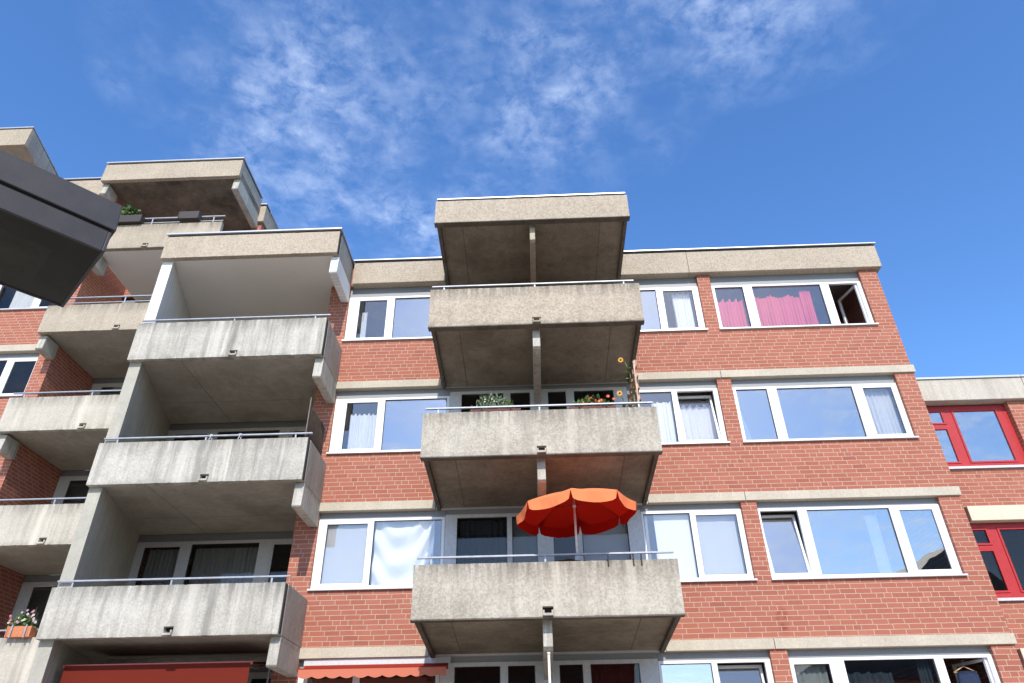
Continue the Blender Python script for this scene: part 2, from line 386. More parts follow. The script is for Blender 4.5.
# roof band of the facade, two joints
for a, b in ((-4.30, BX0-.003), (BX0+.003, BX1-.003), (BX1+.003, 3.98), (3.986, 8.63)):
    MB().box(a, b, -.12, .26, PB, CAP-.075).build('roof_parapet', conc_roof, main, bevel=.012)
MB().box(8.37, 8.63, .262, EX, PB, CAP-.075).build('roof_parapet', conc_roof, main, bevel=.012)
MB().box(-4.30, 8.61, -.10, .24, CAP-.074, CAP-.02).box(8.39, 8.61, .241, EX, CAP-.074, CAP-.02).build('dark_line', gapm, main)  # dark strip stands in for the shadow line under the flashing, canopies too
MB().box(-4.32, 8.66, -.15, .27, CAP-.012, CAP+.016).box(8.35, 8.66, .271, EX, CAP-.012, CAP+.016).build('flashing', alu, main)
# lintels
for r in (1, 2, 3):
    for a, b in ((-4.47, BX0-.002), (BX1+.002, 4.262), (4.272, 8.545)):
        MB().box(a, b, -.045, .24, LT[r]-.18, LT[r]).build('lintel', lintel_m, main, bevel=.006)
    MB().box(BX0+.004, BX1-.004, -.0015, .24, LT[r]-.18, BB[r]+.225).build('lintel', frame_grey, main)
# windows, row by row (left band / balcony doors / right of balcony / big three-light window)
def win_row(r, left, door, pair, big, kw):
    zt = (PB+.02 if r == 0 else LT[r]-.18)-.002
    top = zt-WT[r]+.135
    z0 = WB[r]+.055
    yf = .075
    window(main, bandL, -1.795, z0, zt, yf, left, top=top, **kw)
    window(main, 2.16, bandR, z0, zt, yf, pair, top=top, **kw)
    window(main, pL, pR, z0, zt, yf, big, top=top, **kw)
    if door:
        window(main, -1.79, 2.155, BB[r+1]+.22, zt, yf, door, fm=frame_grey, top=.10, sill=False, gm=glass_dark, rail=.07)
win_row(0, [(-4.10, -3.42, 's'), (-3.235, -1.86, '', glass_blue)], None, [(2.22, 3.14, '', glass_blue), (3.30, 4.02, 's')],
        [(4.565, 5.245), (5.465, 7.105), (7.31, 8.0, 'o')], {})
win_row(1, [(-4.10, -3.40, 's'), (-3.24, -1.86, '', glass_blue)], [(-1.53, -.60), (-.44, .0), (.40, .80), (.98, 1.86)],
        [(2.22, 3.14), (3.26, 4.06, 't')], [(4.565, 5.245, '', glass_blue), (5.455, 7.11, '', glass_blue), (7.33, 7.96, 's')], {})
win_row(2, [(-4.19, -3.36, 's'), (-3.235, -1.86)], [(-1.55, -.54), (-.44, .06), (.38, .84), (.95, 1.87)],
        [(2.20, 3.13), (3.24, 4.06, 's')], [(4.535, 5.28, 't', glass_blue), (5.46, 7.09, '', glass_blue), (7.28, 7.93, 's', glass_blue)], {})
win_row(3, [(-4.19, -3.36, 's'), (-3.235, -1.86)], [(-1.52, -.69), (-.55, -.06), (.38, .80), (.94, 1.82)],
        [(2.14+.06, 3.11, '', glass_blue), (3.21, 4.06, 't')], [(4.565, 5.20, 's'), (5.465, 7.06), (7.22, 8.0, 'o')], {})
# interior: floors, back wall, cross walls
it = MB()
for k in range(0, 5):
    zf = {0: 12.36, 1: BB[1], 2: BB[2], 3: BB[3], 4: BB[4]}[k]
    it.box(X0+.3, X1-.31, .305, 4.6, zf, zf+.2)
it.box(X0+.3, X1-.31, 4.6, 4.8, 0, 12.56)
for xx in (-1.82, 2.22, 4.26): it.box(xx-.06, xx+.06, .16, 4.599, 0, 12.355)
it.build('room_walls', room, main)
MB().box(-9.28, X1-.31, .27, EX, 12.62, 12.80).build('roof', roofing, main)
MB().box(-9.28, X1, EX, EX+.25, 0, 12.9).build('wall', brick, main)

# ---- middle balconies (B)
def wear(o, seed, amp=.010):
    import bmesh
    bm = bmesh.new(); bm.from_mesh(o.data); bmesh.ops.remove_doubles(bm, verts=bm.verts, dist=1e-5)
    lng = [e for e in bm.edges if e.calc_length() > .5]
    bmesh.ops.subdivide_edges(bm, edges=lng, cuts=44, use_grid_fill=True)
    from mathutils import noise as nz_
    zs = [v.co.z for v in bm.verts]; z0_, z1_ = min(zs), max(zs)
    for v in bm.verts:
        e_ = min(v.co.z-z0_, z1_-v.co.z)
        if e_ < .004:
            n_ = nz_.noise(Vector((v.co.x*5.5+seed, v.co.y*5, v.co.z*3))); q_ = max(0, nz_.noise(Vector((v.co.x*14-seed, 3.1, v.co.z)))-.32)
            s_ = 1 if v.co.z-z0_ < .01 else -1
            v.co.z += s_*(amp*.45*abs(n_)+amp*3.0*q_)
    bm.to_mesh(o.data); bm.free()
def parapet(parent, x0, x1, y, z0, z1, mat, spout_x=None, th=.13, lip=.03, name='parapet'):
    hs = [] if spout_x is None else [(spout_x-.085, spout_x+.085, z0+.055, z0+.16)]
    o = MB().holed(x0, x1, z0, z1, hs, y, y+th).build(name, mat, parent, bevel=.009)
    wear(o, x0*3.1+z0)
    return o
def spout(parent, x, y, z0, mat):
    m_ = MB().box(x-.082, x+.082, y-.055, y+.11, z0+.012, z0+.05).box(x-.082, x-.055, y-.04, y+.11, z0+.0505, z0+.10).box(x+.055, x+.082, y-.04, y+.11, z0+.0505, z0+.10)
    m_.build('drain_spout', mat, parent, bevel=.004)
    MB().box(x-.08, x+.08, y+.112, y+.128, z0+.056, z0+.159).build('drain_shadow_plate', dark_gap, parent)  # dark plate stands for the shade inside the drain opening
def rail(parent, x0, x1, y, zt, z, posts, double=False, endturn=True):
    m_ = MB().box(x0, x1, y-.022, y+.022, z-.03, z)
    if double: m_.box(x0+.03, x1-.03, y-.012, y+.012, z-.20, z-.175)
    for q in posts: m_.box(q-.016, q+.016, y-.010, y+.010, zt-.06, z-.0305)
    return m_.build('handrail', steel, parent, bevel=.004)
def balcony_mid(r, roof=False):
    z0 = PB if roof else BB[r]; z1 = CAP-.075 if roof else BT[r]
    cm = conc_roof if roof else (conc_tan if r == 1 else conc)
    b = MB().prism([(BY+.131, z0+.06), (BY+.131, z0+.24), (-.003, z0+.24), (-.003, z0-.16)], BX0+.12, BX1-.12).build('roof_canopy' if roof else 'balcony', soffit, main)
    parapet(b, BX0, BX1, BY, z0, z1, cm, None if roof else .18)
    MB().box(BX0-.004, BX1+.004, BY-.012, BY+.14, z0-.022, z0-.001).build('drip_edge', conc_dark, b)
    for s_ in (0, 1):
        xa, xb = (BX0+.04, BX0+.119) if s_ == 0 else (BX1-.119, BX1-.04)
        ye = -.004 if not roof else -.122
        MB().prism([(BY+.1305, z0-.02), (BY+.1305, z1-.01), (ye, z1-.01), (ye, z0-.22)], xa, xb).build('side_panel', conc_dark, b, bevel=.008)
    # rib under the slab
    rx = .165; w = .075 if not roof else .058
    MB().prism([(BY+.22, z0+.074), (BY+.20, z0-.40), (BY+.26, z0-.44), (-.004, z0-.62), (-.004, z0+.074)], rx-w, rx+w).build('rib', conc_a if not roof else conc_roof, b, bevel=.01)
    if roof:
        MB().box(BX0+.05, BX1-.05, BY+.03, -.12, z1+.001, CAP-.02).build('dark_line', gapm, b)
        MB().box(BX0+.03, BX1-.03, BY+.01, -.16, CAP-.012, CAP+.016).build('flashing', alu, b)
    else:
        spout(b, .18, BY, z0, conc)
        e0, e1 = (.02, -.09) if r == 1 else (.03, -.03)
        rail(b, BX0+e0, BX1+e1, BY+.10, z1, z1+.15, [BX0+.27, .17, BX1-.30])
    return b
balcony_mid(0, True)
bal = {r: balcony_mid(r) for r in (1, 2, 3, 4)}

# ---- left stack of loggias (A)
def balcony_left(r, roof=False):
    z0 = PB if roof else BB[r]; z1 = CAP-.075 if roof else BT[r]
    cm = conc_roof if roof else conc_a
    th = .13
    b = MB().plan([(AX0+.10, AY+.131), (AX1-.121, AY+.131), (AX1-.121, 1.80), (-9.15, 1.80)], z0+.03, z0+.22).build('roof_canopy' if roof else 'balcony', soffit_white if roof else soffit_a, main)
    parapet(b, AX0, AX1-.02, AY, z0, z1, cm, None if roof else -6.27)
    MB().box(AX1-.12, AX1, AY+.131, -.004 if not roof else .26, z0, z1).build('side_panel', conc_side, b, bevel=.012)
    MB().box(AX1-.016, AX1-.004, AY+.02, AY+.11, z0+.02, z1-.02).build('joint', dark_gap, b)
    MB().prism([(AY+.16, z0-.002), (AY+.13, z0-.46), (AY+.16, z0-.49), (-.004, z0-.49), (-.004, z0-.002)], AX1-.185, AX1-.002).build('bracket', white_paint if roof else conc_a, b, bevel=.01)
    if roof:
        MB().box(AX0+.03, AX1-.03, AY+.03, .25, z1+.001, CAP-.02).build('dark_line', gapm, b)
        MB().box(AX0-.01, AX1+.02, AY-.03, .272, CAP-.018, CAP+.021).build('flashing', alu, b)
    else:
        spout(b, -6.27, AY, z0, conc_a)
        rail(b, AX0+.02, AX1+.03, AY+.08, z1, z1+.135, [AX0+.30, -6.45, AX1-.30])
    return b
balcony_left(0, True)
balL = {r: balcony_left(r) for r in (1, 2, 3, 4)}
# side wall of the loggias, painted white on the top floor
for k, (a, b_) in enumerate(((BB[1]+.22, PB-.002), (BB[2]+.22, BB[1]+.029), (BB[3]+.22, BB[2]+.029), (BB[4]+.22, BB[3]+.029), (0, BB[4]+.029))):
    MB().plan([(AX0+.002, AY+.132), (AX0+.255, AY+.132), (-9.0, 1.80), (-9.25, 1.80)], a, b_).build('side_wall', white_paint if k == 0 else board, main, bevel=.006)
# the lit front edges of the floors between the wall pieces, and the outer west wall
MB().box(-9.28, -9.001, 1.801, EX, 0, 12.9).build('wall', brick, main)
# loggia back walls with window bands
for r in range(4):
    ztop = (PB+.03) if r == 0 else BB[r]+.03
    zb = BB[r+1]+.22
    window(main, -9.0, -4.83, zb, ztop-.003, 1.802, [(-8.82, -8.00, 's'), (-7.74, -6.20), (-5.86, -5.42, 's')], fm=frame_grey, top=.16, sill=False, gm=glass_dark, rail=.07)
lr = MB()
for r in range(4):
    zf = BB[r+1]; lr.box(-9.0, -4.56, 1.9, 4.6, zf, zf+.2)
lr.box(-9.0, -4.56, 1.9, 4.6, 12.36, 12.56).box(-9.0, -4.56, 4.6, 4.8, 0, 12.56).box(-4.55, -4.532, 1.81, 4.6, 0, 12.5)
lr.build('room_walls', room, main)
MB().box(AX1-.53, AX1-.50, -.055, -.02, 0, 3.80).build('downpipe', steel, main)

# ------------------------------------------------------------------ TALL BLOCK at left (C)
tall = empty('apartment_tower', (-13, 5, 0), 'taller red brick apartment block stepping up behind the left loggias, with weathered balconies', 'building')
CL = -22.0
WZ = [(13.27+2.79*k-.0, ) for k in range(0)]
csill = {0: 16.05, 1: 13.25, 2: 10.48, 3: 7.70, 4: 4.9, 5: 2.1}
clt = {0: 17.5, 1: 14.87, 2: 12.07, 3: 9.27, 4: 6.47, 5: 3.67}
wx0, wx1 = -16.6, -13.05
hs = [(wx0, wx1, csill[k], clt[k]) for k in csill]
MB().holed(CL, -12.66, 0, 17.6, hs, CWALL, CWALL+.3).build('wall', brick, tall)
MB().box(-12.96, -12.661, CWALL+.301, 3.6, 0, 17.6).build('wall', brick, tall)
MB().box(-8.76, -8.45, 2.95, 3.25, 12.6, 17.4).build('wall', brick, tall)
MB().box(-8.75, -8.451, 3.251, 10, 12.6, 17.4).build('wall', brick, tall)
MB().box(CL, CL+.3, CWALL+.301, 10, 0, 17.6).box(CL, -8.2, 10, 10.3, 0, 17.6).build('wall', brick, tall)
MB().box(CL, -12.66, 2.1, 10, 17.61, 17.75).box(-12.66, -8.7, 3.3, 10, 17.61, 17.75).build('roof', roofing, tall)
# roof band
def band(x0, x1, y0, y1, z0, z1, bt=tall):
    o = MB().box(x0, x1, y0, y1, z0, z1-.075).build('roof_parapet', conc_roof, bt, bevel=.012)
    MB().box(x0+.02, x1-.02, y0+.02, y1, z1-.074, z1-.02).build('dark_line', gapm, o)  # shadow line below the flashing, drawn as a dark strip
    MB().box(x0-.01, x1+.02, y0-.03, y1+.01, z1-.018, z1+.02).build('flashing', alu, o)
band(-14.84, CX0-.005, CWALL-.10, CWALL+.26, 17.52, CCAP-.02)
band(-8.74, -8.38, 2.84, 3.20, 17.30, 18.03)
o = MB().box(-8.66, -8.38, 3.213, 9, 17.30, 17.98).build('roof_parapet', conc_roof, tall)
MB().box(-8.67, -8.355, 3.215, 9, 17.981, 18.052).build('flashing', alu, o)
# lintels and windows of the left wing
for k in csill:
    zt = clt[k]
    if k: MB().box(wx0-.1, -12.87, CWALL-.05, CWALL+.25, zt-.20, zt).build('lintel', lintel_m, tall, bevel=.006)
    window(tall, wx0, wx1, csill[k]+.055, zt-.202 if k else zt+.02, CWALL+.07, [(-16.4, -15.2), (-15.05, -13.92), (-13.72, -13.12, 's')], top=.16, gm=glass_dark)
tr_ = MB()
for k in csill:
    tr_.box(CL+.31, -12.97, CWALL+.31, 6, CB[k]+.05, CB[k]+.25)
tr_.box(CL+.31, -12.97, 6, 6.2, 0, 17.6)
tr_.box(-12.95, -8.3, 4.1, 6.2, 0, 17.5)
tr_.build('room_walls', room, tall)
def balcony_c(k, roof=False):
    z0 = 17.53 if roof else CB[k]; z1 = CCAP-.075 if roof else CT[k]
    cm = conc_roof if roof else (conc_tan_c if k < 2 else conc_c)
    x0 = CX0; x1 = CX1 if roof else -9.36
    if k == 0 and not roof: x0 = -12.3; x1 = -8.68
    b = MB().box(x0+.10, x1, CY+.131, 3.6, z0+.05, z0+.24).build('roof_canopy' if roof else 'balcony', (soffit_white if k == 0 else soffit_a) if not roof else soffit_dark, tall)
    parapet(b, x0, x1, CY, z0, z1, cm, None if roof else (-10.72))
    MB().box(x0+.004, x0+.10, CY+.131, CWALL-.003, z0, z1).build('side_panel', conc_side, b, bevel=.01)
    if not roof and k < 3:
        pass
    # bracket at the left end
    MB().prism([(CY+.16, z0-.002), (CY+.13, z0-.40), (CY+.16, z0-.43), (CWALL-.003, z0-.43), (CWALL-.003, z0-.002)], x0+.005, x0+.20).build('bracket', conc_a, b, bevel=.01)
    if roof:
        MB().box(x1-.12, x1-.004, CY+.131, 2.83, z0, z1).build('side_panel', conc_side, b, bevel=.01)
        MB().prism([(CY+.16, z0-.002), (CY+.13, z0-.40), (CY+.16, z0-.43), (2.94, z0-.43), (2.94, z0-.002)], x1-.20, x1-.006).build('bracket', conc_a, b, bevel=.01)
        MB().box(x0+.03, x1-.03, CY+.03, 2.8, z1+.001, CCAP-.02).build('dark_line', gapm, b)
        MB().box(x0-.01, x1+.02, CY-.03, 2.80, CCAP-.018, CCAP+.021).build('flashing', alu, b)
    else:
        spout(b, -10.72, CY, z0, conc_c)
        dbl = k in (0, 1)
        rail(b, x0+.0, x1-.0, CY+.08, z1, z1+(.30 if dbl else .17), [x0+.3, -10.8, -9.0], double=dbl)
    return b
balcony_c(0, True)
balC = {k: balcony_c(k) for k in (0, 1, 2, 3, 4)}
for k in range(5):      # loggia back wall bands
    zb = CB[k]+.24; zt = (17.53 if k == 0 else CB[k-1])+.045
    if k == 0:
        MB().box(-12.655, -8.57, 3.6, 3.9, zb, zt).build('wall', brick, tall)
    else:
        window(tall, -12.655, -8.57, zb, zt, 3.602, [(-12.35, -11.75, 's'), (-11.5, -10.2), (-9.95, -9.1, 's')], fm=frame_grey, top=.16, sill=False, gm=glass_dark, rail=.07)
# projecting canopy of the next stack, far left
dn = MB().plan([(-18.9, -.169), (-14.40, -.169), (-14.78, CWALL-.02), (-18.9, CWALL-.02)], 17.70, 17.9).build('roof_canopy', soffit_a, tall)
parapet(dn, -19.0, -14.33, -.30, 17.66, CCAP+.06, conc_roof)
MB().plan([(-14.45, -.169), (-14.334, -.169), (-14.70, CWALL-.11), (-14.82, CWALL-.11)], 17.66, CCAP+.06).build('side_panel', conc_side, dn, bevel=.01)
MB().plan([(-18.97, -.27), (-14.36, -.27), (-14.74, CWALL-.1), (-18.97, CWALL-.1)], CCAP+.061, CCAP+.084).build('dark_line', gapm, dn)
MB().plan([(-19.0, -.33), (-14.30, -.33), (-14.68, CWALL-.1), (-19.0, CWALL-.1)], CCAP+.086, CCAP+.125).build('flashing', alu, dn)
for z_ in (14.8, 12.01, 9.2, 6.4, 3.6):
    b = MB().box(-18.9, -16.9, .0, CWALL-.003, z_, z_+.2).build('balcony', soffit_a, tall)
    parapet(b, -19.0, -16.8, -.13, z_-.03, z_+.9, conc_c)

# ------------------------------------------------------------------ RIGHT WING with red windows
wing = empty('apartment_wing', (13, 5, 0), 'lower brick wing with red framed windows at the right edge', 'building')
RY = 1.2; rc = 9.86
rh = [(9.33, 11.12, 7.66, 9.30), (9.33, 11.12, 4.83, 6.75), (9.33, 11.12, 2.0, 3.9), (12.6, 15.4, 7.66, 9.30), (12.6, 15.4, 4.83, 6.75)]
rh = [(8.9, 11.12, *h[2:]) if h[0] < 10 else h for h in rh]
MB().holed(8.55, 20, 0, 9.6, rh, RY, RY+.3).build('wall', brick, wing)
MB().box(19.7, 20, RY+.301, 9, 0, 9.6).box(8.55, 20, 9, 9.3, 0, 9.6).build('wall', brick, wing)
MB().box(8.55, 20, RY+.3, 9, 9.4, 9.55).build('roof', roofing, wing)
for a, b in ((8.56, 11.60), (11.61, 15.9), (15.91, 20.05)):
    o = MB().box(a, b, RY-.12, RY+.2, 9.27, rc-.03).build('roof_parapet', conc_c, wing, bevel=.012)
    MB().box(a, b, RY-.15, RY+.22, rc-.028, rc+.02).build('flashing', alu, o)
for zt, zb in ((6.76, 6.44), (3.92, 3.58)):
    MB().box(9.29, 20, RY-.05, RY+.22, zb, zt).build('lintel', beige_m, wing, bevel=.006)
def red_window(z0, z1, top_):
    w = MB().holed(8.92, 11.12, z0, z1, [(9.0, 9.64, z0+.09, z0+.98), (9.0, 9.64, z0+1.06, z1-.10), (9.84, 10.90, z0+.09, z1-.10)], RY+.13, RY+.20).build('window', red_frame, wing, bevel=.005)
    for h in ((9.0, 9.64, z0+.09, z0+.98), (9.0, 9.64, z0+1.06, z1-.10), (9.84, 10.90, z0+.09, z1-.10)):
        MB().holed(h[0]+.003, h[1]-.003, h[2]+.003, h[3]-.003, [(h[0]+.045, h[1]-.045, h[2]+.045, h[3]-.045)], RY+.115, RY+.16).build('sash', red_frame, w, bevel=.004)
        MB().box(h[0]+.04, h[1]-.04, RY+.145, RY+.155, h[2]+.04, h[3]-.04).build('pane', glass_blue if top_ else glass_dark, w)
    MB().prism([(RY-.06, z0-.10), (RY-.06, z0-.05), (RY+.13, z0-.002), (RY+.13, z0-.10)], 8.92, 11.16).build('sill', sillm, w)
red_window(7.71, 9.24, True); red_window(4.90, 6.43, False); red_window(2.1, 3.57, False)
MB().box(8.9, 19.6, 3.4, 3.6, 0, 9.4).box(8.9, 19.6, RY+.31, 3.4, 6.9, 7.1).box(8.9, 19.6, RY+.31, 3.4, 4.1, 4.3).box(8.9, 19.6, RY+.31, 3.4, 9.25, 9.38).box(11.3, 11.45, RY+.31, 3.4, 0, 9.4).build('room_walls', room, wing)

# ------------------------------------------------------------------ curtains (each a thing)
sheer = cloth('white_sheer_fabric', (.88, .89, .90), .22)
bright = cloth('white_cotton_cloth', (.90, .90, .88), .10)
pink = cloth('pink_curtain_fabric', (.86, .15, .22), .22)
greyc = cloth('grey_curtain_fabric', (.42, .42, .40), .2)
darkc = cloth('dark_teal_fabric', (.035, .05, .06), .1)
screen_m = cloth('pale_screen_mesh', (.74, .75, .77), .3)
greenc = cloth('grey_green_fabric', (.30, .34, .33), .2)
def curtain(label, x0, x1, z0, z1, y, mat, waves=10, amp=.03, scal=0, sc_h=.05, taper=0, cat='curtain', name='curtain', taper_l=0):
    nx = max(24, int(waves*6)); nz = 10; mb = MB(); P = []
    ph = random.random()*6
    for j in range(nz+1):
        v = j/nz
        for i in range(nx+1):
            u = i/nx
            xx0 = x0 + taper_l*v; xx1 = x1 - taper*v
            x_ = xx0+(xx1-xx0)*u + .008*math.sin(u*waves*6.3+v*3+ph)
            zt = z1 - (sc_h*abs(math.sin(u*math.pi*scal)) if scal else 0)
            yy = y + amp*math.sin(u*waves*2*math.pi+ph)*(.6+.4*(1-v)) + amp*.4*math.sin(u*waves*4.7+ph*2+v*1.3)
            P.append((x_, yy, z0+(zt-z0)*v))
    mb.v = P
    for j in range(nz):
        for i in range(nx):
            a = j*(nx+1)+i; mb.f.append((a, a+1, a+nx+2, a+nx+1)); mb.sm.append(True)
    o = mb.build(name, mat); return tag(o, label, cat, 'curtains in the windows')
cl = {0: WB[0]+.08, 1: WB[1]+.08, 2: WB[2]+.08, 3: WB[3]+.08}
curtain('thin white curtain edge in the top floor window beside the left loggia stack', -4.06, -3.93, cl[0], 11.75, .30, sheer, 3, .02)
curtain('narrow white curtain in the top floor window just right of the balcony stack', 3.55, 3.98, cl[0], 12.0, .25, bright, 7, .025, 3, .04, taper=0)
curtain('pink curtain in the narrow left light of the top floor window', 4.60, 5.235, cl[0], 11.78, .25, pink, 8, .03, 4, .10)
curtain('wide pink curtain in the middle light of the top floor window', 5.50, 6.78, cl[0], 11.86, .27, pink, 17, .03, 3, .09)
curtain('gathered end of the pink curtain beside the wide pink one', 6.62, 6.88, cl[0], 11.92, .22, pink, 5, .03)
curtain('sheer white curtain with scalloped top in the second row window left of the balconies', -4.02, -3.42, cl[1], 8.93, .24, sheer, 8, .03, 6, .05)
curtain('white curtain drawn aside behind the window right of the flower box balcony', 2.70, 3.12, cl[1], 9.02, .24, bright, 6, .03, 3, .05)
curtain('white zigzag topped curtain behind the tilted window right of the flower box balcony', 3.28, 4.06, cl[1], 9.02, .42, sheer, 6, .02, 5, .09)
curtain('slim white curtain corner at the left end of the wide second row window', 4.60, 4.78, cl[1], 8.75, .26, sheer, 3, .02, taper=.16)
curtain('pale sheer curtain in the right light of the wide second row window', 7.36, 7.98, cl[1], 9.25, .24, screen_m, 7, .02)
curtain('pale grey screen in the left light beside the third row draped cloth', -4.26, -3.30, cl[2]-.02, 6.52, .165, screen_m, 2, .004)
curtain('flat white blind in the third row window right of the parasol', 2.42, 3.12, cl[2], 6.50, .20, bright, 1, .002)
curtain('pale grey textured screen in the third row window beside the brick pillar', 3.26, 4.04, cl[2], 6.50, .20, screen_m, 2, .005)
curtain('narrow white curtain wedge in the wide third row window at right', 6.62, 6.86, cl[2], 6.32, .24, bright, 3, .02, taper=.0, taper_l=-.0)
curtain('grey green curtain in the narrow light of the bottom right window', 4.60, 5.19, cl[3], 3.66, .24, greenc, 6, .02)
curtain('dark teal curtain on the left of the bottom right window', 5.50, 6.35, cl[3], 3.45, .26, darkc, 9, .03, 4, .04)
curtain('dark teal curtain on the right of the bottom right window', 6.80, 7.05, cl[3], 3.62, .26, darkc, 4, .03)
curtain('grey curtain behind the middle light of the lowest visible loggia window', -7.0, -5.66, BB[4]+3.0, BB[3]-.2, 2.05, greyc, 16, .03) if False else None
curtain('grey pleated curtain behind the wide loggia window above the lowest left balcony', -7.72, -6.24, BB[3]+.3, BB[2]-.25, 2.02, greyc, 15, .03)
curtain('grey pleated curtain behind the narrow loggia window above the lowest left balcony', -8.80, -8.02, BB[3]+.3, BB[2]-.25, 2.02, greyc, 8, .03)
curtain('dark curtain behind the balcony door left of the parasol', -1.5, -.58, BB[3]+.3, 6.40, .26, darkc, 8, .03)
curtain('pale grey green curtain in the narrow balcony window left of the parasol pole', -.43, .05, BB[3]+.3, 6.42, .24, greenc, 2, .01)
redc = cloth('dark_red_fabric', (.10, .012, .012), .1)
curtain('dark red curtain behind the lowest visible balcony door', .96, 1.81, BB[4]+.3, 3.66, .25, redc, 9, .02)
curtain('flat grey blind in the wide balcony window behind the parasol', .97, 1.86, BB[3]+.3, 6.42, .24, screen_m, 1, .002)
curtain('white vertical blind in the top left window partly behind the lantern', -14.72, -13.95, csill[1]+.1, clt[1]-.3, CWALL+.25, bright, 8, .02)
# draped white cloth in the third row left window
mb = MB(); P = []; nx, nz = 60, 40; xa, xb, za, zb = -3.22, -2.02, cl[2]-.01, 6.52
for j in range(nz+1):
    for i in range(nx+1):
        u = i/nx; v = j/nz
        s1 = math.sin(7*((v)-.9*(u-.45)**2*2.2)*2.2) ; s2 = math.sin(15*(v-(u-.15)*(u-.15)*1.6)+1.3)
        P.append((xa+(xb-xa)*u, .21+.05*s1*(1-abs(u-.5))+.018*s2, za+(zb-za)*v))
mb.v = P
for j in range(nz):
    for i in range(nx):
        a = j*(nx+1)+i; mb.f.append((a, a+1, a+nx+2, a+nx+1)); mb.sm.append(True)
tag(mb.build('cloth', bright), 'white cloth hung in loose drapes across the third row window left of the parasol balcony', 'cloth')

# ------------------------------------------------------------------ jeans on a hanger in the bottom right window
denim = plain('blue_denim', (.016, .028, .07), .95, var=.45, sc=60, bump=.5)
wood = plain('pale_wood', (.45, .28, .14), .6, var=.2)
hg = empty('clothes_hanger', (7.62, .25, 3.55), 'wooden hanger in the open bottom right window', 'hanger')
MB().tube((7.62, .25, 3.50), (7.42, .25, 3.40), .011).tube((7.62, .25, 3.50), (7.82, .25, 3.40), .011).tube((7.42, .25, 3.40), (7.82, .25, 3.40), .009).build('shoulder_bar', wood, hg)
MB().tube((7.62, .25, 3.50), (7.62, .25, 3.58), .004).tube((7.62, .25, 3.58), (7.65, .25, 3.60), .004).tube((7.65, .25, 3.60), (7.66, .25, 3.57), .004).build('hook', steel, hg)
jm = MB(); n = 14
rings = [(3.42, .17, .05), (3.34, .185, .07), (3.18, .19, .075), (3.0, .20, .07), (2.7, .19, .06), (2.35, .17, .05)]
pr = None
for z_, a_, b_ in rings:
    i0 = len(jm.v)
    for k in range(n):
        th = 2*math.pi*k/n; jm.v.append((7.64+a_*math.cos(th)*(1+.08*math.sin(3*th+z_*9))+.02*math.sin(z_*8), .25+b_*math.sin(th)*(1+.2*math.sin(5*th+z_*14)), z_))
    if pr is not None:
        for k in range(n): jm.f.append((pr+k, pr+(k+1) % n, i0+(k+1) % n, i0+k)); jm.sm.append(True)
    pr = i0
jm.f.append(tuple(range(n))); jm.sm.append(False)
tag(jm.build('jeans', denim), 'dark blue jeans hanging in the open bottom right window', 'jeans')

# ------------------------------------------------------------------ awnings
red_awn = cloth('red_awning_fabric', (.30, .035, .02), .15)
def awning(label, x0, x1, y0, z0, y1, z1, vh, scal):
    a = empty('awning', ((x0+x1)/2, y0, z0), label, 'awning', 'red awnings below the lowest balconies')
    n = 12; mb = MB()
    for k in range(n):
        u, v = k/n, (k+1)/n
        f = lambda q: (y0+(y1-y0)*q, z0+(z1-z0)*q-.04*math.sin(q*math.pi))
        (ya_, za_), (yb_, zb_) = f(u), f(v)
        mb.quad((x0, ya_, za_), (x1, ya_, za_), (x1, yb_, zb_), (x0, yb_, zb_), True)
    mb.build('fabric', red_awn, a)
    MB().box(x0-.03, x1+.03, y0-.02, y0+.12, z0-.02, z0+.10).build('cassette', frame_grey, a, bevel=.01)
    MB().box(x0-.03, x1+.03, y1-.03, y1+.02, z1-.03, z1+.02).build('front_bar', plain('red_painted_bar', (.5, .10, .06), .4) if not scal else red_awn, a)
    vm = MB(); N = int((x1-x0)/.02)
    for k in range(N):
        xa_ = x0+(x1-x0)*k/N; xb_ = x0+(x1-x0)*(k+1)/N
        d = lambda q: vh*(.72+.28*abs(math.sin(math.pi*(q-x0)/.25))) if scal else vh
        vm.quad((xa_, y1-.033, z1-.02-d(xa_)), (xb_, y1-.033, z1-.02-d(xb_)), (xb_, y1-.033, z1), (xa_, y1-.033, z1))
    vm.build('valance', cloth('salmon_valance_fabric', (.62, .20, .13), .15) if scal else cloth('red_valance_fabric', (.15, .022, .014), .06), a)
    for q in (x0+.25, x1-.25):
        MB().tube((q, y0+.02, z0-.06), (q+.12, (y0+y1)/2, (z0+z1)/2-.10), .018).tube((q+.12, (y0+y1)/2, (z0+z1)/2-.10), (q, y1, z1-.01), .016).build('arm', steel, a)
    return a
awning('wide red awning under the lowest left balcony', -8.2, -4.95, .5, 3.86, -.77, 3.65, .95, False)
awning('short red awning with scalloped salmon valance left of the lowest middle balcony', -4.24, -1.62, .02, 3.71, -.33, 3.58, .13, True)

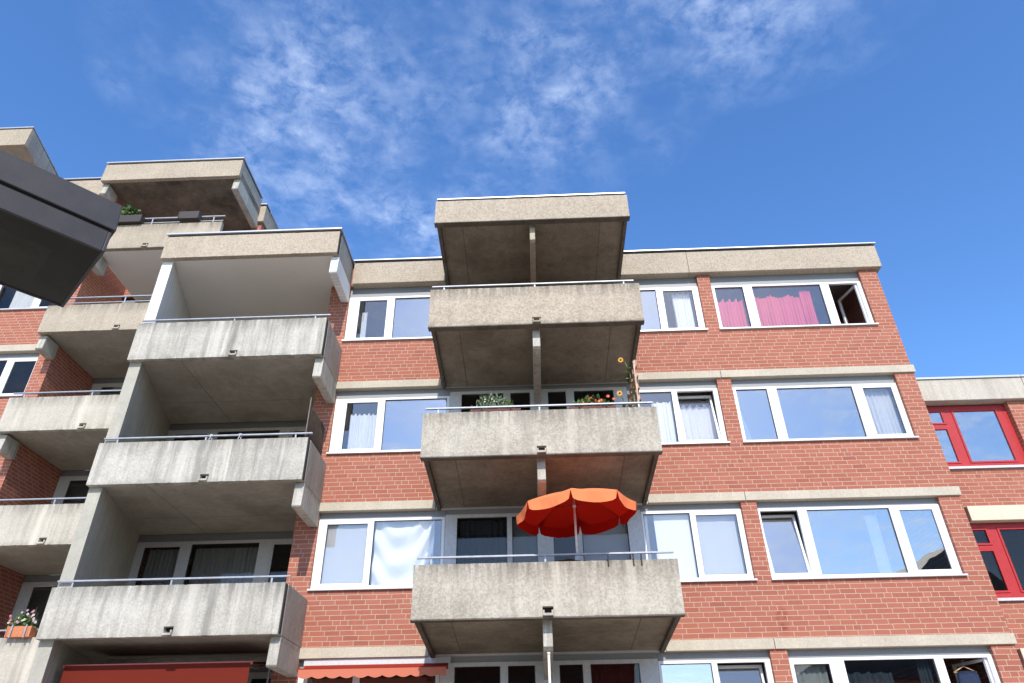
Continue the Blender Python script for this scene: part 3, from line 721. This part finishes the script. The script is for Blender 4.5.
# ------------------------------------------------------------------ parasol
para_m = cloth('red_orange_parasol_fabric', (.74, .045, .014), .20)
def sun_shade_fabric(name, outer, inner, tr_c, tr_f):
    t = NT(name); ge = t.n('ShaderNodeNewGeometry'); n_ = t.noise(t.pos(), 9, 4); w_ = t.noise(t.pos(), 240, 2)
    oc = t.mix(t.rng(n_, .3, .7, 0., .35), outer, tuple(min(1, q*1.12+.03) for q in outer)); oc = t.mix(t.rng(w_, .35, .7, 0., .2), oc, tuple(q*.7 for q in outer))
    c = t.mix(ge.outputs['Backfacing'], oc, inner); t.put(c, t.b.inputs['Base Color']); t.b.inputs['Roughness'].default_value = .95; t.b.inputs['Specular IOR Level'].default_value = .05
    tr = t.n('ShaderNodeBsdfTranslucent'); tr.inputs[0].default_value = (*tr_c, 1); ms = t.n('ShaderNodeMixShader'); ms.inputs[0].default_value = tr_f
    t.l(t.b.outputs[0], ms.inputs[1]); t.l(tr.outputs[0], ms.inputs[2]); t.l(ms.outputs[0], t.out.inputs[0]); return t.m
fabric2 = sun_shade_fabric('red_orange_parasol_fabric_sun_shade', (.90, .25, .10), (.46, .012, .006), (.72, .022, .010), .17)  # sunlit salmon and shaded red of one fabric put into its two sides
def face_out(mb, test):
    for i, f in enumerate(mb.f):
        a, b, c = (Vector(mb.v[k]) for k in f[:3]); nn = (b-a).cross(c-b); mid = (a+c)/2
        if not test(nn, mid): mb.f[i] = tuple(reversed(f))
ps = empty('parasol', (.705, -2.03, 4.78), 'red orange octagonal parasol clamped to the lowest visible middle balcony', 'parasol')
cx_, cy_, rz, Rr = .725, -2.03, 5.79, 1.04
tilt = Matrix.Translation((cx_, cy_, rz)) @ Matrix.Rotation(R(-3.5), 4, 'Y') @ Matrix.Rotation(R(1.5), 4, 'X')
ang = [R(-90+7.2+45*k-14.5) for k in range(8)]
ang = [R(-90-7-45*k) for k in range(8)]
def cp_(a, q, dz=0, out=0):
    h = .33*(1-q**1.35); rr = Rr*q+out
    return tilt @ Vector((math.cos(a)*rr, math.sin(a)*rr, h+dz))
mb = MB(); vb = MB(); NR, NS = 8, 8
for k in range(8):
    a0, a1 = ang[k], ang[k]-R(45)
    p0 = [cp_(a0, j/NR) for j in range(NR+1)]; p1 = [cp_(a1, j/NR) for j in range(NR+1)]
    g = []
    for j in range(NR+1):
        row_ = []
        for i in range(NS+1):
            w = i/NS; pt = p0[j].lerp(p1[j], w); pt.z -= .028*math.sin(math.pi*w)*(j/NR); row_.append(pt)
        g.append(row_)
    for j in range(NR):
        for i in range(NS): mb.quad(g[j][i], g[j][i+1], g[j+1][i+1], g[j+1][i], True)
    for i in range(NS):
        w0, w1 = i/NS, (i+1)/NS
        def drop(w): return .125+.055*min(1, math.sin(math.pi*w)*2.2)
        A = g[NR][i]; B = g[NR][i+1]
        mid_ = math.cos(a0)*0
        nrm = Vector((math.cos((a0+a1)/2), math.sin((a0+a1)/2), 0))
        fl = lambda w: nrm*(.018*math.sin(w*9+k))
        C_ = B+Vector((0, 0, -drop(w1)))+fl(w1); D_ = A+Vector((0, 0, -drop(w0)))+fl(w0)
        if i == 0: D_ = D_.lerp(C_, .35)
        if i == NS-1: C_ = C_.lerp(D_, .35)
        vb.quad(A, D_, C_, B)
face_out(mb, lambda n_, c_: n_.z > 0); face_out(vb, lambda n_, c_: n_.x*(c_.x-cx_)+n_.y*(c_.y-cy_) > 0)
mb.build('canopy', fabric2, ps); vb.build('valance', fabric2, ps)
whitem = plain('white_pole_paint', (.75, .74, .70), .4)
ribm = plain('dark_red_rib', (.16, .02, .015), .6)
top = tilt @ Vector((0, 0, .34)); base = Vector((.705, -2.03, 4.72))
MB().tube(base, top, .019).tube(top, top+Vector((0, 0, .03)), .02, .008).build('pole', whitem, ps)
hub = base.lerp(top, .80)
for k in range(8):
    e = cp_(ang[k], .97, -.012); MB().tube(top-Vector((0, 0, .02)), cp_(ang[k], .5, -.012), .005, n=5).tube(cp_(ang[k], .5, -.012), e, .005, n=5).build('rib', ribm, ps)
    MB().tube(hub, cp_(ang[k], .46, -.02), .0045, n=5).build('strut', ribm, ps)
MB().tube(hub-Vector((0, 0, .03)), hub+Vector((0, 0, .03)), .03).build('hub', whitem, ps)
MB().box(.66, .75, -2.10, -1.99, 4.90, 4.98).build('clamp', steel, ps)
# clamps on the parapet of that balcony
for k, (x_, lb) in enumerate(((1.19, 'leftmost of the three dark hooks on the parapet of the parasol balcony'), (1.60, 'middle one of the three dark hooks on the parapet of the parasol balcony'), (1.73, 'rightmost of the three dark hooks on the parapet of the parasol balcony'))):
    tag(MB().box(x_-.012, x_+.012, BY-.016, BY-.003, BT[3]-.10, BT[3]+.09).box(x_-.012, x_+.012, BY-.003, BY+.12, BT[3]+.004, BT[3]+.02).build('hook', gapm), lb, 'hook', 'hooks on the parasol balcony')
# clothes pegs on the second left balcony rail
for x_, lb in ((-6.34, 'left one of two small clamps on the left balcony rail beside the reed screen'), (-5.76, 'right one of two small clamps on the left balcony rail beside the reed screen')):
    zr = BT[2]+.135
    tag(MB().box(x_-.03, x_+.03, AY+.04, AY+.12, zr-.04, zr+.006).tube((x_, AY+.05, zr-.02), (x_-.03, AY+.02, zr-.16), .012).tube((x_, AY+.10, zr-.02), (x_+.03, AY+.03, zr-.13), .010).build('clamp', steel), lb, 'clamp', 'clamps on the balcony rail')
# white pole under the lowest middle balcony
tag(MB().tube((.168, -1.92, BB[4]+.3), (.168, -1.92, 3.50), .020).tube((.168, -1.92, 3.50), (.168, -1.92, 3.53), .026).build('pole', whitem), 'thin white pole standing under the lowest visible middle balcony', 'pole')
# reed screen at the right end of the second left balcony
rs = empty('privacy_screen', (AX1-.16, -.7, BT[2]), 'dark reed screen at the right end of the left balcony with clamps', 'screen')
MB().box(-4.495, -4.475, -1.19, -1.17, BT[2]-.2, 8.60).build('post', plain('rusty_post', (.16, .13, .11), .7, var=.3), rs)
sm = MB()
for k in range(42): y_ = -1.14+k*.0262; sm.tube((-4.485, y_, BT[2]-.15), (-4.485+random.uniform(-.005, .005), y_, 8.45+random.uniform(-.02, .02)), .0115, n=5)
sm.build('reeds', plain('dark_reed', (.07, .045, .03), .9, var=.3), rs)

# ------------------------------------------------------------------ plants
leafm = plain('leaf_green', (.06, .12, .03), .6, var=.35, sc=40)
leafg = plain('grey_leaf', (.16, .21, .12), .7, var=.3, sc=40)
leafy = plain('yellow_green_leaf', (.16, .20, .04), .6, var=.3, sc=40)
stemm = plain('stem_green', (.10, .16, .05), .7)
def leaves(cx, cy, z0, wx, wy, h, n, size, spiky=False):
    mb = MB()
    for _ in range(n):
        x_ = cx+random.gauss(0, .38)*wx; x_ = min(max(x_, cx-wx), cx+wx); y_ = cy+random.uniform(-wy, wy)
        hh = h*(1-.55*abs(x_-cx)/wx)*random.uniform(.15, 1)
        p_ = Vector((x_, y_, z0+hh)); s_ = size*random.uniform(.6, 1.4)
        d = Vector((random.uniform(-1, 1), random.uniform(-1, 1), random.uniform(.1, 1.3 if not spiky else 3))).normalized()
        w = d.orthogonal().normalized(); w.rotate(Matrix.Rotation(random.random()*6.28, 3, d)); wd = s_*(.13 if spiky else .38)
        mb.quad(p_, p_+d*s_*.5+w*wd, p_+d*s_, p_+d*s_*.5-w*wd)
    return mb
def stems(cx, cy, z0, wx, h, n):
    mb = MB()
    for _ in range(n):
        x_ = cx+random.uniform(-wx, wx)*.8; mb.tube((x_, cy, z0), (x_+random.uniform(-.08, .08), cy+random.uniform(-.05, .05), z0+h*random.uniform(.4, .95)), .003, n=4, cap=False)
    return mb
def bloom(c, r, nrm=Vector((0, -1, .2)), n=8, pm=None, cm=None, parent=None, name='flower', core=.45):
    nrm = nrm.normalized(); u = nrm.orthogonal().normalized(); w = nrm.cross(u); mb = MB(); c = Vector(c)
    for k in range(n):
        a = 2*math.pi*k/n; d = u*math.cos(a)+w*math.sin(a); s_ = -u*math.sin(a)+w*math.cos(a)
        mb.quad(c+d*r*.25, c+d*r*.7+s_*r*.28+nrm*r*.12, c+d*r+nrm*r*.05, c+d*r*.7-s_*r*.28+nrm*r*.12)
    o = mb.build(name, pm, parent)
    k2 = MB(); k2.tube(c-nrm*.002, c+nrm*r*.18, r*core, r*core*.7, n=8); k2.build('flower_centre', cm, o)
    return o
terr = plain('terracotta', (.52, .19, .09), .8, var=.15)
dred = plain('dark_red_plastic', (.12, .018, .015), .6, var=.1)
dbrown = plain('dark_brown_plastic', (.045, .035, .03), .5, var=.1)
soil = plain('potting_soil', (.03, .02, .015), 1)
def box_planter(name, label, x0, x1, y, z0, h, d, mat, brk=True):
    e = empty(name, ((x0+x1)/2, y, z0), label, 'flower box', 'flower boxes on the balconies')
    t_ = .02
    MB().prism([(y-d*.42, z0), (y-d*.5, z0+h), (y-d*.5+t_, z0+h), (y-d*.42+t_, z0+t_), (y+d*.42-t_, z0+t_), (y+d*.5-t_, z0+h), (y+d*.5, z0+h), (y+d*.42, z0)], x0+t_, x1-t_).box(x0, x0+t_, y-d/2-.003, y+d/2+.003, z0-.003, z0+h+.003).box(x1-t_, x1, y-d/2-.003, y+d/2+.003, z0-.003, z0+h+.003).build('trough', mat, e)
    MB().box(x0+t_, x1-t_, y-d*.44+t_, y+d*.44-t_, z0+h*.6, z0+h*.85).build('soil', soil, e)
    if brk:
        for q in (x0+(x1-x0)*.22, x0+(x1-x0)*.80): MB().box(q-.012, q+.012, y-d/2-.022, y-d/2-.006, z0-.02, z0+h+.03).build('holder', gapm if mat is not terr else steel, e)
    return e
white_f = plain('white_petal', (.75, .72, .76), .7); pink_f = plain('pink_petal', (.62, .16, .30), .7); red_f = plain('red_petal', (.55, .05, .03), .7)
purple_f = plain('lilac_petal', (.42, .22, .50), .7); yel_f = plain('sunflower_petal', (.72, .38, .06), .7); core_f = plain('sunflower_disc', (.05, .02, .01), .9); yel_c = plain('yellow_flower_centre', (.6, .45, .05), .9)
zb2 = BT[2]-.03
e = box_planter('flower_box', 'dark red flower box with silvery green plants, left on the balcony above the parasol', -1.12, -.18, -1.93, zb2, .17, .18, dred)
leaves(-.72, -1.93, zb2+.12, .40, .10, .38, 420, .07, True).build('foliage', leafg, e); stems(-.70, -1.93, zb2+.12, .40, .45, 34).build('stems', stemm, e)
leaves(-.42, -1.93, zb2+.14, .16, .09, .20, 120, .05).build('foliage', leafy, e)
for k in range(7): bloom((-.72+random.gauss(0, .2), -2.0, zb2+.38+random.uniform(-.05, .10)), .018, n=5, pm=white_f, cm=yel_c, parent=e)
e = box_planter('flower_box', 'dark red flower box with red flowers beside the sunflowers', .73, 1.60, -1.93, zb2, .17, .18, dred)
leaves(1.18, -1.93, zb2+.12, .42, .10, .27, 260, .075).build('foliage', leafm, e); leaves(1.05, -1.93, zb2+.12, .30, .10, .24, 90, .07).build('foliage', leafy, e)
for k in range(15): bloom((1.36+random.gauss(0, .13), -2.02+random.uniform(0, .05), zb2+.30+random.uniform(-.07, .09)), .038, n=7, pm=red_f, cm=yel_c, parent=e)
# tall sunflowers tied to a lath trellis
def sunflower(label, pts, head, r, nrm, lv):
    e = empty('sunflower', (pts[0][0], pts[0][1], pts[0][2]), label, 'sunflower', 'sunflowers beside the trellis')
    mb = MB()
    for a, b in zip(pts[:-1], pts[1:]): mb.tube(a, b, .010, .009, n=6)
    mb.tube(pts[-1], head, .008, .007, n=6); mb.build('stem', stemm, e)
    for q in lv:
        c = Vector(q); d = Vector((random.uniform(-1, .2), -.5, random.uniform(-.2, .3))).normalized(); w = (Vector((0, .3, 1)).cross(d).normalized()+Vector((0, 0, random.uniform(-.8, .8)))).normalized()
        MB().quad(c, c+d*.07+w*.05, c+d*.16-Vector((0, 0, .06)), c+d*.07-w*.05).build('leaf', leafy, e)
    bloom(head, r, Vector(nrm), 14, yel_f, core_f, e, 'flower_head', .42)
sunflower('tall sunflower with its head highest beside the trellis', [(1.98, -1.86, BT[2]-.3), (1.98, -1.87, 8.2), (1.95, -1.88, 8.6), (1.88, -1.90, 8.78)], (1.80, -1.93, 8.82), .056, (-.2, -1, -.15), [(1.96, -1.88, 8.02), (1.95, -1.88, 8.30), (1.98, -1.88, 8.42), (1.94, -1.88, 8.55), (1.93, -1.88, 8.66), (1.97, -1.88, 7.95), (1.98, -1.87, 8.15)])
sunflower('low sunflower with bright yellow head between flower box and trellis', [(1.80, -1.86, BT[2]-.3), (1.78, -1.88, 7.95)], (1.71, -1.93, 8.08), .056, (-.1, -1, -.1), [(1.80, -1.88, 7.80), (1.86, -1.88, 7.83), (1.79, -1.88, 7.90)])
tr = empty('trellis', (2.1, -1.8, BT[2]-.3), 'reddish wooden lath trellis at the right end of the balcony above the parasol', 'trellis')
redwood = plain('reddish_wood', (.34, .12, .05), .75, var=.25, sc=12)
pale = plain('pale_lath', (.52, .36, .26), .75, var=.2, sc=12)
for k, (xa, ya_, zt) in enumerate(((2.05, -1.90, 8.80), (2.09, -1.80, 8.88), (2.07, -1.55, 8.80), (2.07, -1.25, 8.78), (2.07, -.95, 8.76), (2.07, -.65, 8.74))):
    MB().box(xa-.014, xa+.014, ya_-.02, ya_+.02, BT[2]-.35, zt).build('lath', pale if k < 2 else redwood, tr)
for z_ in (7.95, 8.2, 8.45, 8.68): MB().box(2.085, 2.105, -1.93, -.60, z_-.018, z_+.018).build('cross_lath', redwood, tr)
# flower boxes on the tower
e = box_planter('flower_box', 'dark empty looking flower box on the topmost balcony rail, the right one', -9.95, -9.36, CY-.02, 15.76, .24, .22, dbrown, False)
e = box_planter('flower_box', 'dark flower box with a green plant beside the lantern on the topmost balcony rail', -11.95, -11.02, CY-.02, 15.70, .24, .22, dbrown, False)
leaves(-11.55, CY-.0, 15.90, .42, .09, .42, 320, .10).build('foliage', leafm, e); leaves(-11.6, CY, 15.9, .38, .09, .36, 120, .09).build('foliage', leafy, e)
e = box_planter('flower_box', 'terracotta flower box with pink and white flowers on the bottom left balcony', -10.72, -10.22, CY-.03, 4.49, .20, .20, terr)
leaves(-10.5, CY-.03, 4.63, .30, .09, .30, 420, .06).build('foliage', leafm, e); stems(-10.5, CY-.03, 4.65, .28, .5, 22).build('stems', stemm, e)
for k in range(26):
    x_ = -10.5+random.uniform(-.32, .32); bloom((x_, CY-.10+random.uniform(-.03, .05), 4.82+random.uniform(-.06, .10)+(.22*random.random() if k % 4 == 0 else 0)), .03, n=6, pm=(purple_f, pink_f, white_f)[k % 3], cm=yel_c, parent=e)

# ------------------------------------------------------------------ street lantern, close to the camera
sc_ = .8
def L(x, y, z): return Vector((x*sc_, -DIST+(y+DIST)*sc_, EYE+(z-EYE)*sc_))
b0 = L(-2.255, -11.043, 4.1); c0 = L(-2.766, -10.554, 4.1)
wv = (c0-b0); W = wv.length; ex = wv.normalized(); ey = Vector((-ex.y, ex.x, 0))   # ey points away along the head
if ey.dot(L(-2.57, -11.439, 4.1)-b0) < 0: ey = -ey
LEN = 1.0
lamp = empty('street_lamp', (b0.x+ey.x*(LEN+.15)+ex.x*W/2, b0.y+ey.y*(LEN+.15)+ex.y*W/2, 0), 'large dark grey box lantern of a street lamp, close to the camera at upper left', 'street lamp')
t = NT('anthracite_powder_coat'); p = t.pos(); n1 = t.noise(p, 7, 5, .6); n2 = t.noise(p, 220, 3, .6)
c = t.mix(t.rng(n1, .3, .75), (.030, .029, .032), (.048, .045, .047)); c = t.mix(t.rng(n2, .55, .75, 0., .25), c, (.11, .11, .11)); t.bump(n2, .25, .002)
anth = t.done(c, .55, .4)
FM = Matrix(((ex.x, ey.x, 0, b0.x), (ex.y, ey.y, 0, b0.y), (0, 0, 1, b0.z), (0, 0, 0, 1)))
def lb(name, x0, x1, y0, y1, z0, z1, mat, bv=.004): return MB().box(x0, x1, y0, y1, z0, z1, FM).build(name, mat, lamp, bevel=bv)
hh = .30*sc_
g = .135*sc_
fr = MB()
for a in ((0, W, 0, .014), (0, W, LEN-.014, LEN), (0, .014, .0142, LEN-.0142), (W-.014, W, .0142, LEN-.0142)): fr.box(a[0], a[1], a[2], a[3], 0, g, FM)
fr.build('glass_frame', anth, lamp, bevel=.003)
lb('dark_line', .006, W-.006, .006, LEN-.006, g+.001, g+.010, gapm, 0)
tb = MB(); o_ = .010
P = [FM @ Vector(q) for q in ((-o_, -o_, g+.011), (W+o_, -o_, g+.011), (W+o_, LEN+o_, g+.011), (-o_, LEN+o_, g+.011), (.0, .0, hh+.03), (W, .0, hh+.03), (W, LEN, hh+.03), (.0, LEN, hh+.03))]
i0 = 0; tb.v = [tuple(q) for q in P]; tb.f = [(0, 3, 2, 1), (4, 5, 6, 7), (0, 1, 5, 4), (1, 2, 6, 5), (2, 3, 7, 6), (3, 0, 4, 7)]; tb.sm = [False]*6
tb.build('housing', anth, lamp, bevel=.004)
t = NT('smoked_lamp_glass'); t.b.inputs['Roughness'].default_value = .12
glass_l = t.done(t.mix(t.noise(t.pos(), 3, 3), (.010, .011, .009), (.028, .028, .022)), .12, .5)
lb('lens', .0145, W-.0145, .0145, LEN-.0145, .004, .010, glass_mat('smoked_lamp_glass', (.36, .36, .31), (.02, .5), .05), 0)
lb('inner_frame', .05, .09, .05, LEN-.05, .03, .06, gapm, 0); lb('inner_frame', W-.09, W-.05, .05, LEN-.05, .03, .06, gapm, 0)
lb('inner_lining', .0145, W-.0145, .0145, LEN-.0145, g-.02, g-.01, gapm, 0)
refl = plain('lamp_glass_reflection', (.42, .42, .36), .35, .3, var=.5, sc=5)
MB().box(W*.40, W-.09, .16, .42, g-.05, g-.045, FM).build('reflection_plate', refl, lamp)  # pale plate stands in for a reflection in the lamp glass
MB().tube(FM @ Vector((W/2, .2, g-.075)), FM @ Vector((W/2, LEN-.25, g-.075)), .022).build('bulb', plain('frosted_tube', (.6, .6, .56), .3), lamp)
for q in ((W-.05, .0), (.05, .0)):
    c0_ = FM @ Vector((q[0], -.0035, g*.5)); MB().tube(c0_+ey*.004, c0_-ey*.003, .007, n=8).build('screw', steel, lamp)
pb0 = FM @ Vector((W/2, LEN+.15, g+.05))
MB().tube(FM @ Vector((W/2, LEN-.01, g+.05)), pb0, .035).build('arm', anth, lamp)
MB().tube((pb0.x, pb0.y, 0), (pb0.x, pb0.y, pb0.z+.05), .055, .045, n=16).tube((pb0.x, pb0.y, 0.0), (pb0.x, pb0.y, .5), .08, .08, n=16).build('pole', anth, lamp)

# ------------------------------------------------------------------ neighbouring house behind the camera (mirrored in a window)
nb = empty('neighbour_house', (27, -26, 0), 'brick house with a steep dark roof across the forecourt', 'house')
MB().box(12.8, 32.2, -34, -24, 0, 6.45).build('wall', brick, nb)
gm_ = MB(); gp = [(12, 6.2), (33, 6.2), (22.5, 13.1)]
gm_.poly([(x_, -23.7, z_) for x_, z_ in gp[::-1]]).poly([(x_, -34.3, z_) for x_, z_ in gp])
for (a0, b0_), (a1, b1_) in zip(gp, gp[1:]+gp[:1]): gm_.quad((a0, -23.7, b0_), (a1, -23.7, b1_), (a1, -34.3, b1_), (a0, -34.3, b0_))
gm_.build('roof', plain('slate_roof', (.05, .045, .05), .7, var=.3, sc=6), nb)
for x_ in (15.5, 19, 22.5, 26):
    for z_ in (1.2, 4.0): MB().box(x_, x_+1.4, -24.0, -23.95, z_, z_+1.4).build('window', pvc, nb)

n2 = empty('neighbour_house', (-3, -26, 0), 'long low house with a flat dark roof across the forecourt', 'house')
MB().box(-12, 4.7, -34, -24.4, 0, 7.3).build('wall', brick, n2)
MB().box(-12.4, 4.9, -34.3, -24.0, 7.301, 7.65).build('roof', roofing, n2)
for x_ in (-10, -7, -4, -1, 2):
    for z_ in (1.0, 4.2): MB().box(x_, x_+1.5, -24.4, -24.35, z_, z_+1.5).build('window', pvc, n2)

# ------------------------------------------------------------------ sky and sun
SUN = Vector((.085, -1.0, .83)).normalized()
elev = math.asin(SUN.z); az = math.atan2(SUN.x, SUN.y)
w = bpy.data.worlds.new('World'); scene.world = w; w.use_nodes = True; nt = w.node_tree; nt.nodes.clear()
def N(t_, **k):
    x_ = nt.nodes.new(t_)
    for a, b in k.items(): setattr(x_, a, b)
    return x_
out = N('ShaderNodeOutputWorld'); bg = N('ShaderNodeBackground'); nt.links.new(bg.outputs[0], out.inputs[0]); bg.inputs[1].default_value = .15
sky = N('ShaderNodeTexSky'); sky.sky_type = 'NISHITA'; sky.sun_disc = False; sky.sun_elevation = elev; sky.sun_rotation = az
sky.altitude = 100; sky.air_density = 1.0; sky.dust_density = .4; sky.ozone_density = 3.2
tc = N('ShaderNodeTexCoord')
def M2(op, a, b=None, clamp=False):
    x_ = N('ShaderNodeMath', operation=op, use_clamp=clamp)
    for k, v in enumerate((a, b)):
        if v is None: continue
        if isinstance(v, bpy.types.NodeSocket): nt.links.new(v, x_.inputs[k])
        else: x_.inputs[k].default_value = v
    return x_.outputs[0]
def RG(v, a, b, c=0., d=1.):
    x_ = N('ShaderNodeMapRange'); nt.links.new(v, x_.inputs[0])
    for k, q in enumerate((a, b, c, d)): x_.inputs[k+1].default_value = q
    return x_.outputs[0]
sepn = N('ShaderNodeSeparateXYZ'); nt.links.new(tc.outputs['Generated'], sepn.inputs[0]); dx, dy, dz = sepn.outputs
zc = M2('MAXIMUM', dz, .06)
cb = N('ShaderNodeCombineXYZ'); nt.links.new(M2('DIVIDE', dx, zc), cb.inputs[0]); nt.links.new(M2('DIVIDE', dy, zc), cb.inputs[1])
def NZ(scale, detail, rough, dist, vec=cb.outputs[0]):
    x_ = N('ShaderNodeTexNoise'); nt.links.new(vec, x_.inputs['Vector']); x_.inputs['Scale'].default_value = scale; x_.inputs['Detail'].default_value = detail; x_.inputs['Roughness'].default_value = rough; x_.inputs['Distortion'].default_value = dist
    return x_.outputs['Fac']
c1 = NZ(15, 9, .60, .25); c2 = NZ(3.6, 4, .55, .2); c3 = NZ(34, 7, .68, .5)
clump = M2('MULTIPLY', RG(c1, .43, .72), RG(c2, .36, .56))
veil = M2('MULTIPLY', RG(c3, .35, .75), RG(c2, .40, .66))
cl_ = M2('ADD', M2('MULTIPLY', clump, .27), M2('MULTIPLY', veil, .26), clamp=True)
# banks of thin cloud in one part of the sky (plane coordinates x/z, y/z), open blue elsewhere
sp_ = N('ShaderNodeSeparateXYZ'); nt.links.new(cb.outputs[0], sp_.inputs[0]); qx, qy = sp_.outputs[0], sp_.outputs[1]
bank = RG(dy, .15, -.10, 0., 1.6)
for cx0, cy0, rx0, ry0, am in ((-.36, .80, .28, .34, .85), (.16, .66, .40, .16, 1.), (-.27, 1.08, .22, .26, .85), (.02, .82, .26, .22, .8), (-.67, .735, .035, .06, .5)):
    ax_ = M2('DIVIDE', M2('SUBTRACT', qx, cx0), rx0); ay_ = M2('DIVIDE', M2('SUBTRACT', qy, cy0), ry0)
    dd_ = M2('SQRT', M2('ADD', M2('MULTIPLY', ax_, ax_), M2('MULTIPLY', ay_, ay_)))
    bank = M2('MAXIMUM', bank, RG(dd_, 1.25, .25, 0., am))
cl_ = M2('MULTIPLY', cl_, bank, True)
mixn = N('ShaderNodeMix', data_type='RGBA'); nt.links.new(cl_, mixn.inputs[0])
hs_ = N('ShaderNodeHueSaturation'); nt.links.new(sky.outputs[0], hs_.inputs['Color']); hs_.inputs['Saturation'].default_value = 1.20; hs_.inputs['Value'].default_value = 1.56; hs_.inputs['Hue'].default_value = .506
nt.links.new(hs_.outputs[0], mixn.inputs[6]); mixn.inputs[7].default_value = (7.5, 8.4, 10.0, 1)
nt.links.new(mixn.outputs[2], bg.inputs[0])
sd = bpy.data.lights.new('sun', 'SUN'); sd.energy = 4.0; sd.angle = R(.53); sd.color = (1, .93, .82)
so = bpy.data.objects.new('sun', sd); COL.objects.link(so); so.rotation_euler = (-SUN).to_track_quat('-Z', 'Y').to_euler(); so.location = (3, -20, 25)

# ------------------------------------------------------------------ render settings
vs = scene.view_settings; vs.view_transform = 'Standard'; vs.look = 'None'; vs.gamma = 1; vs.exposure = .30
scene.render.resolution_x = 1024; scene.render.resolution_y = 683
scene.cycles.max_bounces = 8; scene.cycles.transparent_max_bounces = 12; scene.cycles.use_denoising = True
